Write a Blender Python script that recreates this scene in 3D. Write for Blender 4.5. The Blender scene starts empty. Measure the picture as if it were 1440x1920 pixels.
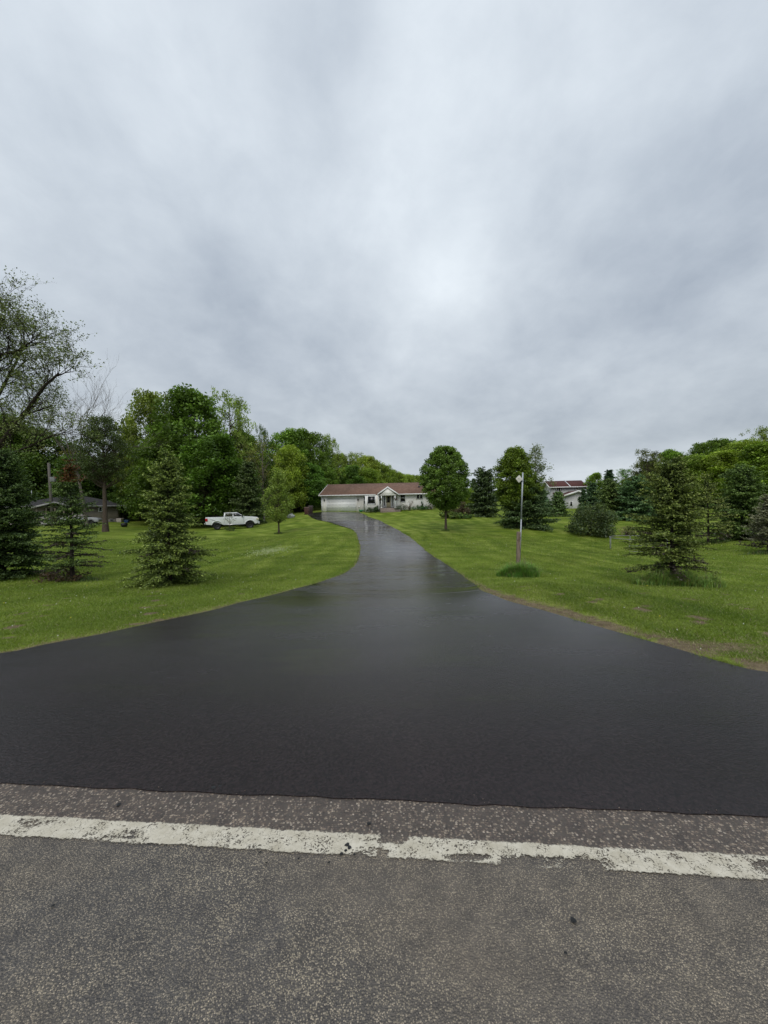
import bpy, bmesh, math, random
import numpy as np
from mathutils import Vector, Matrix

SC = bpy.context.scene
COL = SC.collection
PI = math.pi
rad = math.radians

# ------------------------------------------------------------------ camera
F = 721.0
CAMZ = 1.6
pit, rol = rad(1.2), rad(0.8)
Fw = np.array([0, math.cos(pit), -math.sin(pit)])
U0 = np.array([0, math.sin(pit), math.cos(pit)])
X0 = np.array([1.0, 0, 0])
Uw = U0*math.cos(rol) + X0*math.sin(rol)
Rw = X0*math.cos(rol) - U0*math.sin(rol)
CP = np.array([0, 0, CAMZ])
cam = bpy.data.cameras.new('camera'); co = bpy.data.objects.new('camera', cam); COL.objects.link(co)
M = Matrix(((Rw[0], Uw[0], -Fw[0], 0), (Rw[1], Uw[1], -Fw[1], 0), (Rw[2], Uw[2], -Fw[2], CAMZ), (0, 0, 0, 1)))
co.matrix_world = M
cam.sensor_fit = 'VERTICAL'; cam.sensor_height = 36; cam.sensor_width = 27
cam.lens = 36*F/1920
cam.clip_start = 0.05; cam.clip_end = 6000
SC.camera = co

def ray(px, py):
    d = Fw + Rw*(px-720)/F - Uw*(py-960)/F
    return d/d[1]
def pix(px, py, depth):            # a point of the view ray at distance depth along +Y
    return CP + ray(px, py)*depth

# ------------------------------------------------------------------ terrain
ctrl = []
def cp(px, py, d): ctrl.append(tuple(pix(px, py, d)))
for x in (-60, -40, -25, -12, -5, 0, 5, 12, 25, 40, 60):
    for y in (-25, -8, 0, 2.2): ctrl.append((x, y - .075*x*0, -0.03))
ctrl += [(-4.3, 4.2, -.07), (3.6, 3.5, -.06), (-10, 5, -.2), (10, 5, -.2), (-25, 6, -.5), (25, 6, -.5), (0, 4.5, -.12), (-1.5, 6.5, -.3), (2, 6.5, -.3)]
for a in [(592,1111,9.5),(897,1111,9.5),(645,1080,13),(857,1080,13),(673,1050,18.5),(822,1050,18.5),
          (676,1022,25),(781,1020,25),(668,1000,32),(765,1003,32),(612,978,44),(728,983,43),(572,965,57),(697,970,55),
          (600,959.5,63),(675,958.5,63),(740,956.5,62),(808,953,61),
          (322,1093,11),(135,1085,12),(15,1078,12.5),(510,1033,22),(522,1000,38),(420,993,45),(480,988,48),
          (197,996,45),(190,979,57),(60,983,57),(233,987,52),(60,1020,27),(300,1020,30),(430,1010,33),(545,972,58),(400,985,58),
          (970,1082,9),(1262,1092,11),(836,995,36),(850,966,52),(950,990,38),(905,967,55),(985,988,39),(1047,967,53),
          (1020,1040,20),(1130,1010,33),(1150,1032,27),(1240,1034,26),(1095,975,44),(1190,972,47),(1328,1017,25),(1395,1014,26),(1436,1040,19),
          (1100,1100,9.5),(1400,1100,11),(1330,940,70),(1440,945,60),(1000,957,75),(1080,952,80),(1200,945,75)]:
    cp(*a)
ctrl += [(-12, 8, -.45), (-20, 14, -.8), (12, 8.5, -.5), (20, 14, -.9), (-45, 30, -1.0), (45, 30, -.9), (-80, 60, .3), (80, 60, 2.5),
         (-60, 90, 1), (60, 100, 2.5), (0, 90, 1.4), (-20, 85, 1.0), (20, 90, 1.4), (0, 120, 1.5), (-100, 120, 1.5), (100, 120, 3),
         (-90, 0, -.1), (90, 0, -.1), (-110, 60, 1), (110, 60, 2)]
C = np.array(ctrl, float)
def _k(r2): return np.where(r2 > 1e-9, r2*np.log(np.maximum(r2, 1e-9))*.5, 0)
n_ = len(C)
d2 = (C[:, None, 0]-C[None, :, 0])**2 + (C[:, None, 1]-C[None, :, 1])**2
A = np.zeros((n_+3, n_+3)); A[:n_, :n_] = _k(d2) + np.eye(n_)*2.0
A[:n_, n_] = 1; A[:n_, n_+1] = C[:, 0]; A[:n_, n_+2] = C[:, 1]; A[n_:, :n_] = A[:n_, n_:].T
W_ = np.linalg.solve(A, np.concatenate([C[:, 2], np.zeros(3)]))
def smooth(a, b, v):
    t = np.clip((v-a)/(b-a), 0, 1); return t*t*(3-2*t)
def H(x, y):
    x = np.asarray(x, float); y = np.asarray(y, float); sh = x.shape
    xf = x.ravel(); yf = y.ravel(); out = np.empty(xf.shape)
    for i in range(0, len(xf), 20000):
        a, b = xf[i:i+20000], yf[i:i+20000]
        ac, bc = np.clip(a, -130, 130), np.clip(b, -40, 140)
        r2 = (ac[:, None]-C[None, :, 0])**2 + (bc[:, None]-C[None, :, 1])**2
        out[i:i+20000] = _k(r2) @ W_[:n_] + W_[n_] + W_[n_+1]*ac + W_[n_+2]*bc
    out = np.clip(out, -3, 4)
    w = smooth(95, 150, np.hypot(xf, yf))
    out = out*(1-w) + 1.5*w
    # the verge and the road bed are level
    edge = 2.06 - .075*xf
    w2 = 1 - smooth(edge+.05, edge+1.6, yf)
    out = out*(1-w2) - .03*w2
    return out.reshape(sh)
def h1(x, y): return float(H(np.array([x]), np.array([y]))[0])
def ground(px, py):                # where the view ray meets the ground
    r = ray(px, py); t = np.geomspace(1.5, 300, 900)
    P = CP[None] + r[None]*t[:, None]
    hit = np.nonzero(P[:, 2] < H(P[:, 0], P[:, 1]))[0]
    if len(hit) == 0: return P[-1]
    i = hit[0]; lo, hi = t[max(i-1, 0)], t[i]
    for _ in range(12):
        m = (lo+hi)/2; p = CP + r*m
        if p[2] < h1(p[0], p[1]): hi = m
        else: lo = m
    return CP + r*hi
def atdepth(px, d):                # a ground point in column px at distance d
    x = pix(px, 945, d)[0]; return np.array([x, d, h1(x, d)])

# ------------------------------------------------------------------ objects
def mesh_from(name, V, faces, mats=None, parent=None, smooth_=False, col=None, uv=None):
    """faces: list of int arrays, each (n,3) or (n,4)"""
    me = bpy.data.meshes.new(name)
    V = np.asarray(V, np.float32)
    me.vertices.add(len(V)); me.vertices.foreach_set('co', V.ravel())
    idx = np.concatenate([np.asarray(f).ravel() for f in faces]).astype(np.int32)
    ls = []; s = 0
    for f in faces:
        f = np.asarray(f); k = f.shape[1]
        ls.append(s + np.arange(len(f))*k); s += f.size
    ls = np.concatenate(ls).astype(np.int32)
    me.loops.add(len(idx)); me.loops.foreach_set('vertex_index', idx)
    me.polygons.add(len(ls)); me.polygons.foreach_set('loop_start', ls)
    me.update(calc_edges=True)
    if smooth_: me.polygons.foreach_set('use_smooth', np.ones(len(ls), bool))
    if col is not None:
        a = me.attributes.new('col', 'FLOAT_COLOR', 'POINT')
        c = np.ones((len(V), 4), np.float32); c[:, :3] = col
        a.data.foreach_set('color', c.ravel())
    if mats: me.materials.append(mats)
    o = bpy.data.objects.new(name, me); COL.objects.link(o)
    if parent: o.parent = parent
    return o
def tag(o, label=None, cat=None, group=None, kind=None):
    if label: o['label'] = label
    if cat: o['category'] = cat
    if group: o['group'] = group
    if kind: o['kind'] = kind
    return o
def thing(name, loc, label, cat, group=None, rz=0, sc=1):
    o = bpy.data.objects.new(name, None); COL.objects.link(o)
    o.location = tuple(float(v) for v in loc); o.rotation_euler = (0, 0, rz); o.scale = (sc, sc, sc) if np.isscalar(sc) else sc
    o.empty_display_size = .2
    return tag(o, label, cat, group)
def dup(root, loc, rz, sc, label, group=None, colr=None):
    r = root.copy(); COL.objects.link(r)
    r.location = tuple(float(v) for v in loc); r.rotation_euler = (0, 0, rz); r.scale = (sc, sc, sc) if np.isscalar(sc) else sc
    r['label'] = label
    if group: r['group'] = group
    elif 'group' in r: del r['group']
    for ch in list(root.children):
        c = ch.copy(); COL.objects.link(c); c.parent = r
        if colr is not None and ch.name.split('.')[0] in ('crown', 'foliage'): c.color = (*colr, 1)
        for g in list(ch.children):
            q = g.copy(); COL.objects.link(q); q.parent = c
    return r

class MB:
    """collects boxes, prisms and tubes into one mesh"""
    def __init__(s): s.V = []; s.Q = []; s.T = []; s.N = []; s.n = 0
    def add(s, v, q=None, t=None):
        v = np.asarray(v, float)
        if q is not None: s.Q.append(np.asarray(q)+s.n)
        if t is not None: s.T.append(np.asarray(t)+s.n)
        s.V.append(v); s.n += len(v)
    def box(s, x0, x1, y0, y1, z0, z1):
        v = [(x, y, z) for x in (x0, x1) for y in (y0, y1) for z in (z0, z1)]
        s.add(v, [(0, 1, 3, 2), (4, 6, 7, 5), (0, 4, 5, 1), (2, 3, 7, 6), (0, 2, 6, 4), (1, 5, 7, 3)])
    def hexa(s, v8):   # bottom 4 then top 4, same winding
        s.add(v8, [(3, 2, 1, 0), (4, 5, 6, 7), (0, 1, 5, 4), (1, 2, 6, 5), (2, 3, 7, 6), (3, 0, 4, 7)])
    def tube(s, P, R, k=6, cap=True):
        v, q = tube(P, R, k); base = s.n; s.add(v, q)
        if cap:
            P = np.asarray(P, float)
            s.add([P[0], P[-1]]); a, b = s.n-2, s.n-1; m = base+(len(P)-1)*k
            T = [(a, base+(i+1) % k, base+i) for i in range(k)] + [(b, m+i, m+(i+1) % k) for i in range(k)]
            s.T.append(np.array(T))
    def prism(s, poly, axis, a, b):   # poly: 2-D outline, extruded along axis from a to b
        bm = bmesh.new()
        def P(u, v, w): return {'x': (w, u, v), 'y': (u, w, v), 'z': (u, v, w)}[axis]
        va = [bm.verts.new(P(u, v, a)) for u, v in poly]; vb = [bm.verts.new(P(u, v, b)) for u, v in poly]
        n = len(poly)
        bm.faces.new(va); bm.faces.new(vb[::-1])
        for i in range(n): bm.faces.new([va[i], vb[i], vb[(i+1) % n], va[(i+1) % n]])
        bmesh.ops.triangulate(bm, faces=bm.faces[:]); bmesh.ops.recalc_face_normals(bm, faces=bm.faces[:])
        bm.verts.index_update()
        s.add([tuple(v.co) for v in bm.verts], None, [[v.index for v in f.verts] for f in bm.faces]); bm.free()
    def build(s, name, mat, parent=None, smooth_=False, bevel=0):
        fs = []
        if s.Q: fs.append(np.concatenate(s.Q))
        if s.T: fs.append(np.concatenate(s.T))
        o = mesh_from(name, np.concatenate(s.V), fs, mat, parent, smooth_)
        if bevel:
            m = o.modifiers.new('bevel', 'BEVEL'); m.width = bevel; m.segments = 2; m.limit_method = 'ANGLE'; m.angle_limit = rad(35)
        return o
def tube(P, R, k=5):
    P = np.asarray(P, float); n = len(P); R = np.broadcast_to(np.asarray(R, float), (n,))
    T = np.gradient(P, axis=0); T /= np.linalg.norm(T, axis=1, keepdims=True)+1e-9
    ref = np.where(np.abs(T[:, 2:3]) > .9, np.array([[1., 0, 0]]), np.array([[0, 0, 1.]]))
    A1 = np.cross(T, ref); A1 /= np.linalg.norm(A1, axis=1, keepdims=True)+1e-9
    B1 = np.cross(T, A1)
    a = np.arange(k)*2*PI/k
    V = P[:, None] + R[:, None, None]*(np.cos(a)[None, :, None]*A1[:, None] + np.sin(a)[None, :, None]*B1[:, None])
    i = np.arange(n-1)[:, None]*k; j = np.arange(k)[None]; j2 = (j+1) % k
    Q = np.stack([i+j, i+j2, i+k+j2, i+k+j], -1).reshape(-1, 4)
    return V.reshape(-1, 3), Q
def tubes(lines, k=4):
    Vs, Qs, n = [], [], 0
    for P, R in lines:
        v, q = tube(P, R, k); Vs.append(v); Qs.append(q+n); n += len(v)
    return np.concatenate(Vs), np.concatenate(Qs)

# ------------------------------------------------------------------ materials
def newmat(name):
    m = bpy.data.materials.new(name); m.use_nodes = True; nt = m.node_tree; nt.nodes.clear()
    out = nt.nodes.new('ShaderNodeOutputMaterial'); return m, nt, out
def N(nt, t, **kw):
    n = nt.nodes.new('ShaderNode'+t)
    for k, v in kw.items():
        if k == 'ins':
            for a, b in v.items(): n.inputs[a].default_value = b
        else: setattr(n, k, v)
    return n
def L(nt, a, b): nt.links.new(a, b)
def coord(nt, scale=(1, 1, 1), rot=(0, 0, 0), kind='Object'):
    t = N(nt, 'TexCoord'); mp = N(nt, 'Mapping'); mp.inputs['Scale'].default_value = scale; mp.inputs['Rotation'].default_value = rot
    L(nt, t.outputs[kind], mp.inputs['Vector']); return mp.outputs[0]
def noise(nt, vec, scale, detail=4, rough=.55, dist=0):
    n = N(nt, 'TexNoise'); n.inputs['Scale'].default_value = scale; n.inputs['Detail'].default_value = detail
    n.inputs['Roughness'].default_value = rough; n.inputs['Distortion'].default_value = dist
    L(nt, vec, n.inputs['Vector']); return n.outputs['Fac']
def ramp(nt, fac, stops, interp='LINEAR'):
    r = N(nt, 'ValToRGB'); r.color_ramp.interpolation = interp; e = r.color_ramp.elements
    while len(e) < len(stops): e.new(.5)
    for i, (p, c) in enumerate(stops):
        e[i].position = p; e[i].color = (*c, 1) if len(c) == 3 else c
    L(nt, fac, r.inputs[0]); return r.outputs[0]
def math_(nt, op, a, b=None, clamp=False):
    n = N(nt, 'Math', operation=op, use_clamp=clamp)
    for i, v in enumerate((a, b)):
        if v is None: continue
        if isinstance(v, (int, float)): n.inputs[i].default_value = v
        else: L(nt, v, n.inputs[i])
    return n.outputs[0]
def mixc(nt, fac, a, b, mode='MIX'):
    n = N(nt, 'Mix', data_type='RGBA', blend_type=mode)
    for i, v in ((0, fac), (6, a), (7, b)):
        if isinstance(v, (int, float)): n.inputs[i].default_value = v
        elif isinstance(v, tuple): n.inputs[i].default_value = (*v, 1)
        else: L(nt, v, n.inputs[i])
    return n.outputs[2]
def bump(nt, h, strength=.5, dist=.01):
    b = N(nt, 'Bump'); b.inputs['Strength'].default_value = strength; b.inputs['Distance'].default_value = dist
    L(nt, h, b.inputs['Height']); return b.outputs[0]
def principled(nt, out, color, rough=.7, spec=.5, metal=0, normal=None):
    p = N(nt, 'BsdfPrincipled')
    if isinstance(color, tuple): p.inputs['Base Color'].default_value = (*color, 1)
    else: L(nt, color, p.inputs['Base Color'])
    if isinstance(rough, (int, float)): p.inputs['Roughness'].default_value = rough
    else: L(nt, rough, p.inputs['Roughness'])
    p.inputs['Specular IOR Level'].default_value = spec; p.inputs['Metallic'].default_value = metal
    if normal is not None: L(nt, normal, p.inputs['Normal'])
    L(nt, p.outputs[0], out.inputs[0]); return p
def plain(name, c, rough=.6, var=.12, scale=3, spec=.4, metal=0):
    m, nt, out = newmat(name); v = coord(nt)
    n = noise(nt, v, scale, 5); f = ramp(nt, n, [(.3, tuple(x*(1-var) for x in c)), (.7, tuple(min(1, x*(1+var)) for x in c))])
    principled(nt, out, f, rough, spec, metal, bump(nt, noise(nt, v, scale*12, 3), .15, .005)); return m

def leaf_mat(name, transl=.3):
    m, nt, out = newmat(name)
    a = N(nt, 'Attribute', attribute_name='col'); oi = N(nt, 'ObjectInfo')
    c = mixc(nt, 1.0, a.outputs['Color'], oi.outputs['Color'], 'MULTIPLY')
    d = N(nt, 'BsdfDiffuse'); t = N(nt, 'BsdfTranslucent'); L(nt, c, d.inputs[0])
    c2 = mixc(nt, 1.0, c, (1.1, 1.25, .7), 'MULTIPLY'); L(nt, c2, t.inputs[0])
    mx = N(nt, 'MixShader'); mx.inputs[0].default_value = transl; L(nt, d.outputs[0], mx.inputs[1]); L(nt, t.outputs[0], mx.inputs[2])
    g = N(nt, 'BsdfGlossy'); g.inputs['Roughness'].default_value = .45; g.inputs[0].default_value = (.8, .9, 1, 1)
    m2 = N(nt, 'MixShader'); m2.inputs[0].default_value = .02; L(nt, mx.outputs[0], m2.inputs[1]); L(nt, g.outputs[0], m2.inputs[2])
    L(nt, m2.outputs[0], out.inputs[0]); return m
LEAF = leaf_mat('leaf_foliage', .3); NEEDLE = leaf_mat('needle_foliage', .12); BLADE = leaf_mat('grass_blade', .35)
def bark_mat(name, c):
    m, nt, out = newmat(name); v = coord(nt, (1, 1, .25))
    n = noise(nt, v, 18, 6, .65); f = ramp(nt, n, [(.3, tuple(x*.5 for x in c)), (.7, tuple(x*1.3 for x in c))])
    principled(nt, out, f, .9, .2, 0, bump(nt, n, .8, .03)); return m
BARK = bark_mat('grey_brown_bark', (.085, .065, .05)); DARKBARK = bark_mat('dark_bark', (.035, .027, .022)); PALEBARK = bark_mat('pale_bark', (.16, .14, .12))

# driveway (edges traced on the ground)
LE = [(0,1233),(90,1214),(185,1196),(270,1177),(360,1157.5),(430,1140),(500,1122),(560,1105),(610,1091),(647,1077),(667,1060),(675,1040),(675.5,1025),(672,1012),(667,999),(658,992),(635,985),(605,977),(585,971),(570,964.5)]
RE = [(1440,1270),(1320,1238),(1220,1210),(1120,1180),(1020,1150),(940,1127),(905,1110),(885,1095),(860,1076),(840,1062),(822,1051),(800,1035),(785,1022),(767,1007),(740,991),(720,981),(695,971),(683,965),(675,962),(669,958.8)]
def chain(pts): return np.array([ground(*p)[:2] for p in pts])
Lp, Rp = chain(LE), chain(RE)
def redge(x): return 2.06 - .075*x       # far edge of the public road
Lp = np.vstack([[-13, redge(-13)], [-9.5, redge(-9.5)+.35], [-6.3, redge(-6.3)+.95], Lp])
Rp = np.vstack([[12, redge(12)], [8.8, redge(8.8)+.45], [5.8, redge(5.8)+.95], Rp])
# keep the garage end tidy
def resamp(P, n):
    s = np.r_[0, np.cumsum(np.linalg.norm(np.diff(P, axis=0), axis=1))]
    t = np.linspace(0, 1, n)**1.0*s[-1]
    # dense spline (Catmull-Rom through the traced points)
    Pe = np.vstack([2*P[0]-P[1], P, 2*P[-1]-P[-2]])
    out = []
    for v in t:
        i = min(max(np.searchsorted(s, v)-1, 0), len(P)-2); u = (v-s[i])/(s[i+1]-s[i]+1e-9)
        p0, p1, p2, p3 = Pe[i], Pe[i+1], Pe[i+2], Pe[i+3]
        cr = .5*((2*p1)+(-p0+p2)*u+(2*p0-5*p1+4*p2-p3)*u*u+(-p0+3*p1-3*p2+p3)*u**3)
        out.append(.5*cr + .5*(p1*(1-u)+p2*u))
    return np.array(out)
def pair():
    # pair the two edges by distance from the road so that cross rows stay nearly straight across
    a, b = resamp(Lp, 900), resamp(Rp, 900)
    def key(P): return np.maximum.accumulate(P[:, 1] - redge(P[:, 0])) + np.linspace(0, 1e-3, len(P))
    ka, kb = key(a), key(b)
    ks = np.r_[np.linspace(0, 1, 26)**1.3*6, np.linspace(6, min(ka[-1], kb[-1]), 150)[1:]]
    ia = np.array([np.interp(ks, ka, a[:, i]) for i in (0, 1)]).T
    ib = np.array([np.interp(ks, kb, b[:, i]) for i in (0, 1)]).T
    return ia, ib
EA, EB = pair()
def rag(P, s, seed):
    r = np.random.default_rng(seed); n = len(P); q = P.copy(); k = np.convolve(r.normal(0, s, n+4), [.15, .35, .35, .15], 'same')[2:-2]; q[1:-1, 0] += k[1:-1]; return q
EA, EB = rag(EA, .034, 1), rag(EB, .034, 2)
# bring the driveway up to the garage
rng0 = np.random.default_rng(3)
wob = lambda n, s: np.convolve(rng0.normal(0, s, n+6), np.ones(3)/3, 'same')[3:-3]
DR = []
nx = 260
Vd = []
for i in range(len(EA)):
    t = np.linspace(0, 1, nx+1)[:, None]
    row = EA[i]*(1-t) + EB[i]*t; Vd.append(row)
Vd = np.array(Vd); nr = len(Vd)
Vd[0, :, 1] -= .012 + .014*np.abs(np.convolve(rng0.normal(0, 1, nx+5), [.25, .5, .25], 'same')[2:-2])
zz = H(Vd[..., 0], Vd[..., 1]) + .045
zz[0] = .0045; zz[1] = np.minimum(zz[1], .010)
Vg = np.dstack([Vd, zz])
poly = np.vstack([EA, EB[::-1]])
def inside(x, y, P):
    c = np.zeros(x.shape, bool); n = len(P)
    for i in range(n):
        x1, y1 = P[i]; x2, y2 = P[(i+1) % n]
        if y1 == y2: continue
        m = ((y1 > y) != (y2 > y)) & (x < (x2-x1)*(y-y1)/(y2-y1)+x1); c ^= m
    return c
def dist_line(x, y, P):
    d = np.full(x.shape, 1e9)
    for i in range(len(P)-1):
        a = P[i]; b = P[i+1]; ab = b-a; l2 = ab@ab+1e-9
        t = np.clip(((x-a[0])*ab[0]+(y-a[1])*ab[1])/l2, 0, 1)
        d = np.minimum(d, (x-a[0]-t*ab[0])**2+(y-a[1]-t*ab[1])**2)
    return np.sqrt(d)

# ------------------------------------------------------------------ ground sheet
def lawn_mat():
    m, nt, out = newmat('mown_lawn'); v = coord(nt)
    big = noise(nt, v, .18, 4, .6); mid = noise(nt, v, 1.3, 5, .6); fine = noise(nt, v, 22, 4, .7)
    st = noise(nt, coord(nt, (.12, 1.6, 1), (0, 0, rad(28))), 1.1, 4, .6, .3)
    c = ramp(nt, big, [(.32, (.095, .150, .016)), (.55, (.140, .205, .021)), (.75, (.190, .250, .032))])
    a = N(nt, 'Attribute', attribute_name='col'); s = N(nt, 'SeparateColor'); L(nt, a.outputs['Color'], s.inputs[0])
    sn = math_(nt, 'ADD', s.outputs[1], math_(nt, 'MULTIPLY', math_(nt, 'SUBTRACT', st, .5), 1.2))
    c = mixc(nt, ramp(nt, sn, [(.5, (0, 0, 0)), (.95, (.75, .75, .75))]), c, (.33, .39, .09))
    c = mixc(nt, ramp(nt, sn, [(.1, (.8, .8, .8)), (.5, (0, 0, 0))]), c, (.055, .10, .011))
    dz = noise(nt, v, .45, 5, .65); c = mixc(nt, ramp(nt, dz, [(.54, (0, 0, 0)), (.70, (.55, .55, .55))]), c, (.19, .20, .05))
    c = mixc(nt, ramp(nt, mid, [(.35, (.45, .45, .45)), (.55, (0, 0, 0))]), c, (.095, .13, .013))
    c = mixc(nt, 1.0, c, ramp(nt, fine, [(.3, (.55, .55, .5)), (.7, (1.35, 1.35, 1.3))]), 'MULTIPLY')
    dirt = ramp(nt, noise(nt, v, 9, 6, .7), [(.3, (.10, .075, .045)), (.7, (.25, .20, .125))])
    dm = math_(nt, 'ADD', s.outputs[0], math_(nt, 'MULTIPLY', math_(nt, 'SUBTRACT', noise(nt, v, 5, 6, .75), .5), 1.5)); dm = math_(nt, 'MULTIPLY', ramp(nt, dm, [(.35, (0, 0, 0)), (.7, (1, 1, 1))]), ramp(nt, s.outputs[0], [(0, (0, 0, 0)), (.15, (1, 1, 1))]))
    c = mixc(nt, dm, c, dirt)
    principled(nt, out, c, .95, .1, 0, bump(nt, math_(nt, 'ADD', fine, mid), .9, .06)); return m
def axis_(a, b, near, n):
    t = np.linspace(-1, 1, n); s = np.sinh(t*near)/np.sinh(near); return np.where(s < 0, -s*a, s*b)
gx = axis_(-1500, 1500, 6.2, 380)
gy = np.concatenate([np.linspace(-60, -3, 12), np.linspace(-2, 14, 90)[:-1], np.linspace(14, 100, 170)[:-1], np.geomspace(100, 1500, 30)])
GX, GY = np.meshgrid(gx, gy); GZ = H(GX, GY)
ins = inside(GX.ravel(), GY.ravel(), poly).reshape(GX.shape)
dl = np.minimum(dist_line(GX.ravel(), GY.ravel(), EA), dist_line(GX.ravel(), GY.ravel(), EB)).reshape(GX.shape)
GZ = np.where(ins, GZ - np.clip(dl*.3, 0, .06), GZ)
road_in = GY < redge(GX) + .05
GZ = np.where(road_in, -.07, GZ)
def stripe(x, y, d):
    q = d + .5*np.sin(y*.31+x*.17)+.22*np.sin(x*.9-y*.5)+.1*np.sin(x*2.3+y*1.9)
    s = np.sin(q*2*PI/1.55)*.5+.35*np.sin(q*2*PI/.83+1.3+.2*x)+.3*np.sin(q*2*PI/3.7+.6)
    s = s*(.55+.45*np.sin(x*.35+1)*np.sin(y*.21+.5))
    s = s + .5*np.sin(x*1.9+np.sin(y*1.3)*1.5)*np.sin(y*1.7-x*.6)
    return np.clip(.55+.38*s, 0, 1)
def dirt_amount(x, y):
    dR = dist_line(x, y, EB); dL = dist_line(x, y, EA); de = y-redge(x)
    w = np.sin(x*3.1+y*1.7)*.5+np.sin(x*7.3-y*5.1)*.3+np.sin(x*13.7+y*11.9)*.2
    nearr = smooth(16, 3.5, y)
    aR = (1-smooth(.06+.25*nearr, .14+.42*nearr+.4*nearr*w, dR))*(.45+.55*nearr)
    aL = (1-smooth(.04, .18+.40*nearr+.3*w*nearr, dL))*(.40+.5*nearr)
    patch = np.exp(-(((x-3.7)/1.1)**2+((y-4.4)/.28)**2))*.75
    ring = np.zeros(x.shape)
    return np.clip(np.maximum.reduce([aR, aL, patch, (1-smooth(.1, .9, de))*.6]), 0, 1)
da = dirt_amount(GX.ravel(), GY.ravel())
sa = stripe(GX.ravel(), GY.ravel(), dl.ravel())
nyy, nxx = GX.shape
i, j = np.meshgrid(np.arange(nyy-1), np.arange(nxx-1), indexing='ij')
Qg = np.stack([i*nxx+j, i*nxx+j+1, (i+1)*nxx+j+1, (i+1)*nxx+j], -1).reshape(-1, 4)
g = mesh_from('ground', np.dstack([GX, GY, GZ]).reshape(-1, 3), [Qg], lawn_mat(), None, True, np.stack([da, sa, da], 1))
tag(g, 'mown green lawn sloping down on both sides of the black driveway', None, None, 'structure')

# ------------------------------------------------------------------ driveway
def drive_mat():
    m, nt, out = newmat('fresh_sealed_asphalt'); v = coord(nt)
    big = noise(nt, v, .5, 5, .6, .4); mid = noise(nt, v, 3, 5, .6)
    fine = noise(nt, v, 70, 3, .6); rip = noise(nt, coord(nt, (1, 2.2, 1), (0, 0, .3)), 22, 3, .6, .6)
    c = ramp(nt, big, [(.3, (.0095, .0064, .0066)), (.7, (.018, .0125, .013))])
    sp = N(nt, 'TexVoronoi'); sp.inputs['Scale'].default_value = 160; L(nt, v, sp.inputs['Vector'])
    c = mixc(nt, ramp(nt, sp.outputs['Distance'], [(.0, (.25, .25, .25)), (.25, (0, 0, 0))]), c, (.045, .04, .042))
    st = noise(nt, coord(nt, (.45, 1.5, 1)), .9, 4, .6, .3)
    r = math_(nt, 'ADD', ramp(nt, st, [(.38, (.10, .10, .10)), (.47, (.21, .21, .21)), (.60, (.25, .25, .25)), (.72, (.34, .34, .34))]), math_(nt, 'ADD', math_(nt, 'MULTIPLY', math_(nt, 'SUBTRACT', mid, .5), .12), math_(nt, 'MULTIPLY', math_(nt, 'SUBTRACT', noise(nt, coord(nt, (.35, 3.5, 1), (0, 0, .1)), 2.2, 5, .65), .5), .16)))
    h = math_(nt, 'ADD', math_(nt, 'ADD', math_(nt, 'MULTIPLY', fine, .6), math_(nt, 'MULTIPLY', rip, .35)), math_(nt, 'MULTIPLY', noise(nt, coord(nt, (1, 1.6, 1)), 38, 4, .7), .8))
    sy = N(nt, 'SeparateXYZ'); L(nt, v, sy.inputs[0]); mr = N(nt, 'MapRange'); mr.inputs['From Min'].default_value = 2; mr.inputs['From Max'].default_value = 9.4; mr.inputs['To Min'].default_value = 1.0; mr.inputs['To Max'].default_value = .16; L(nt, sy.outputs[1], mr.inputs['Value'])
    bn = N(nt, 'Bump'); bn.inputs['Distance'].default_value = .009; L(nt, mr.outputs[0], bn.inputs['Strength']); L(nt, h, bn.inputs['Height']); bmp = bn.outputs[0]
    c = mixc(nt, 1, c, ramp(nt, noise(nt, v, 55, 4, .75), [(.35, (.35, .35, .35)), (.65, (2.0, 1.9, 1.9))]), 'MULTIPLY')
    p = principled(nt, out, c, r, .24, 0, bmp)
    m3 = N(nt, 'MapRange'); m3.inputs['From Min'].default_value = 2.4; m3.inputs['From Max'].default_value = 7.5; m3.inputs['To Min'].default_value = .30; m3.inputs['To Max'].default_value = 1.0; L(nt, sy.outputs[1], m3.inputs['Value']); L(nt, m3.outputs[0], p.inputs['Specular IOR Level']); return m
kk = nr
ii, jj = np.meshgrid(np.arange(nr-1), np.arange(nx), indexing='ij'); w = nx+1
Q = np.stack([ii*w+jj, ii*w+jj+1, (ii+1)*w+jj+1, (ii+1)*w+jj], -1).reshape(-1, 4)
Vt = Vg.reshape(-1, 3)
ring = np.r_[np.arange(nx+1), np.arange(1, nr)*w+nx, (nr-1)*w+np.arange(nx-1, -1, -1), np.arange(nr-2, 0, -1)*w]
Vs = Vt[ring].copy(); Vs[:, 2] -= np.where(np.arange(len(ring)) <= nx, .004, .12)
nb = len(ring); base = len(Vt)+len(ring); a = np.arange(nb); b = (a+1) % nb
Qs = np.stack([len(Vt)+b, len(Vt)+a, base+a, base+b], -1)
dv = mesh_from('driveway', np.vstack([Vt, Vt[ring], Vs]), [Q, Qs], drive_mat(), None, True)
tag(dv, 'wet looking freshly sealed black driveway curving up to the garage', None, None, 'structure')
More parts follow.
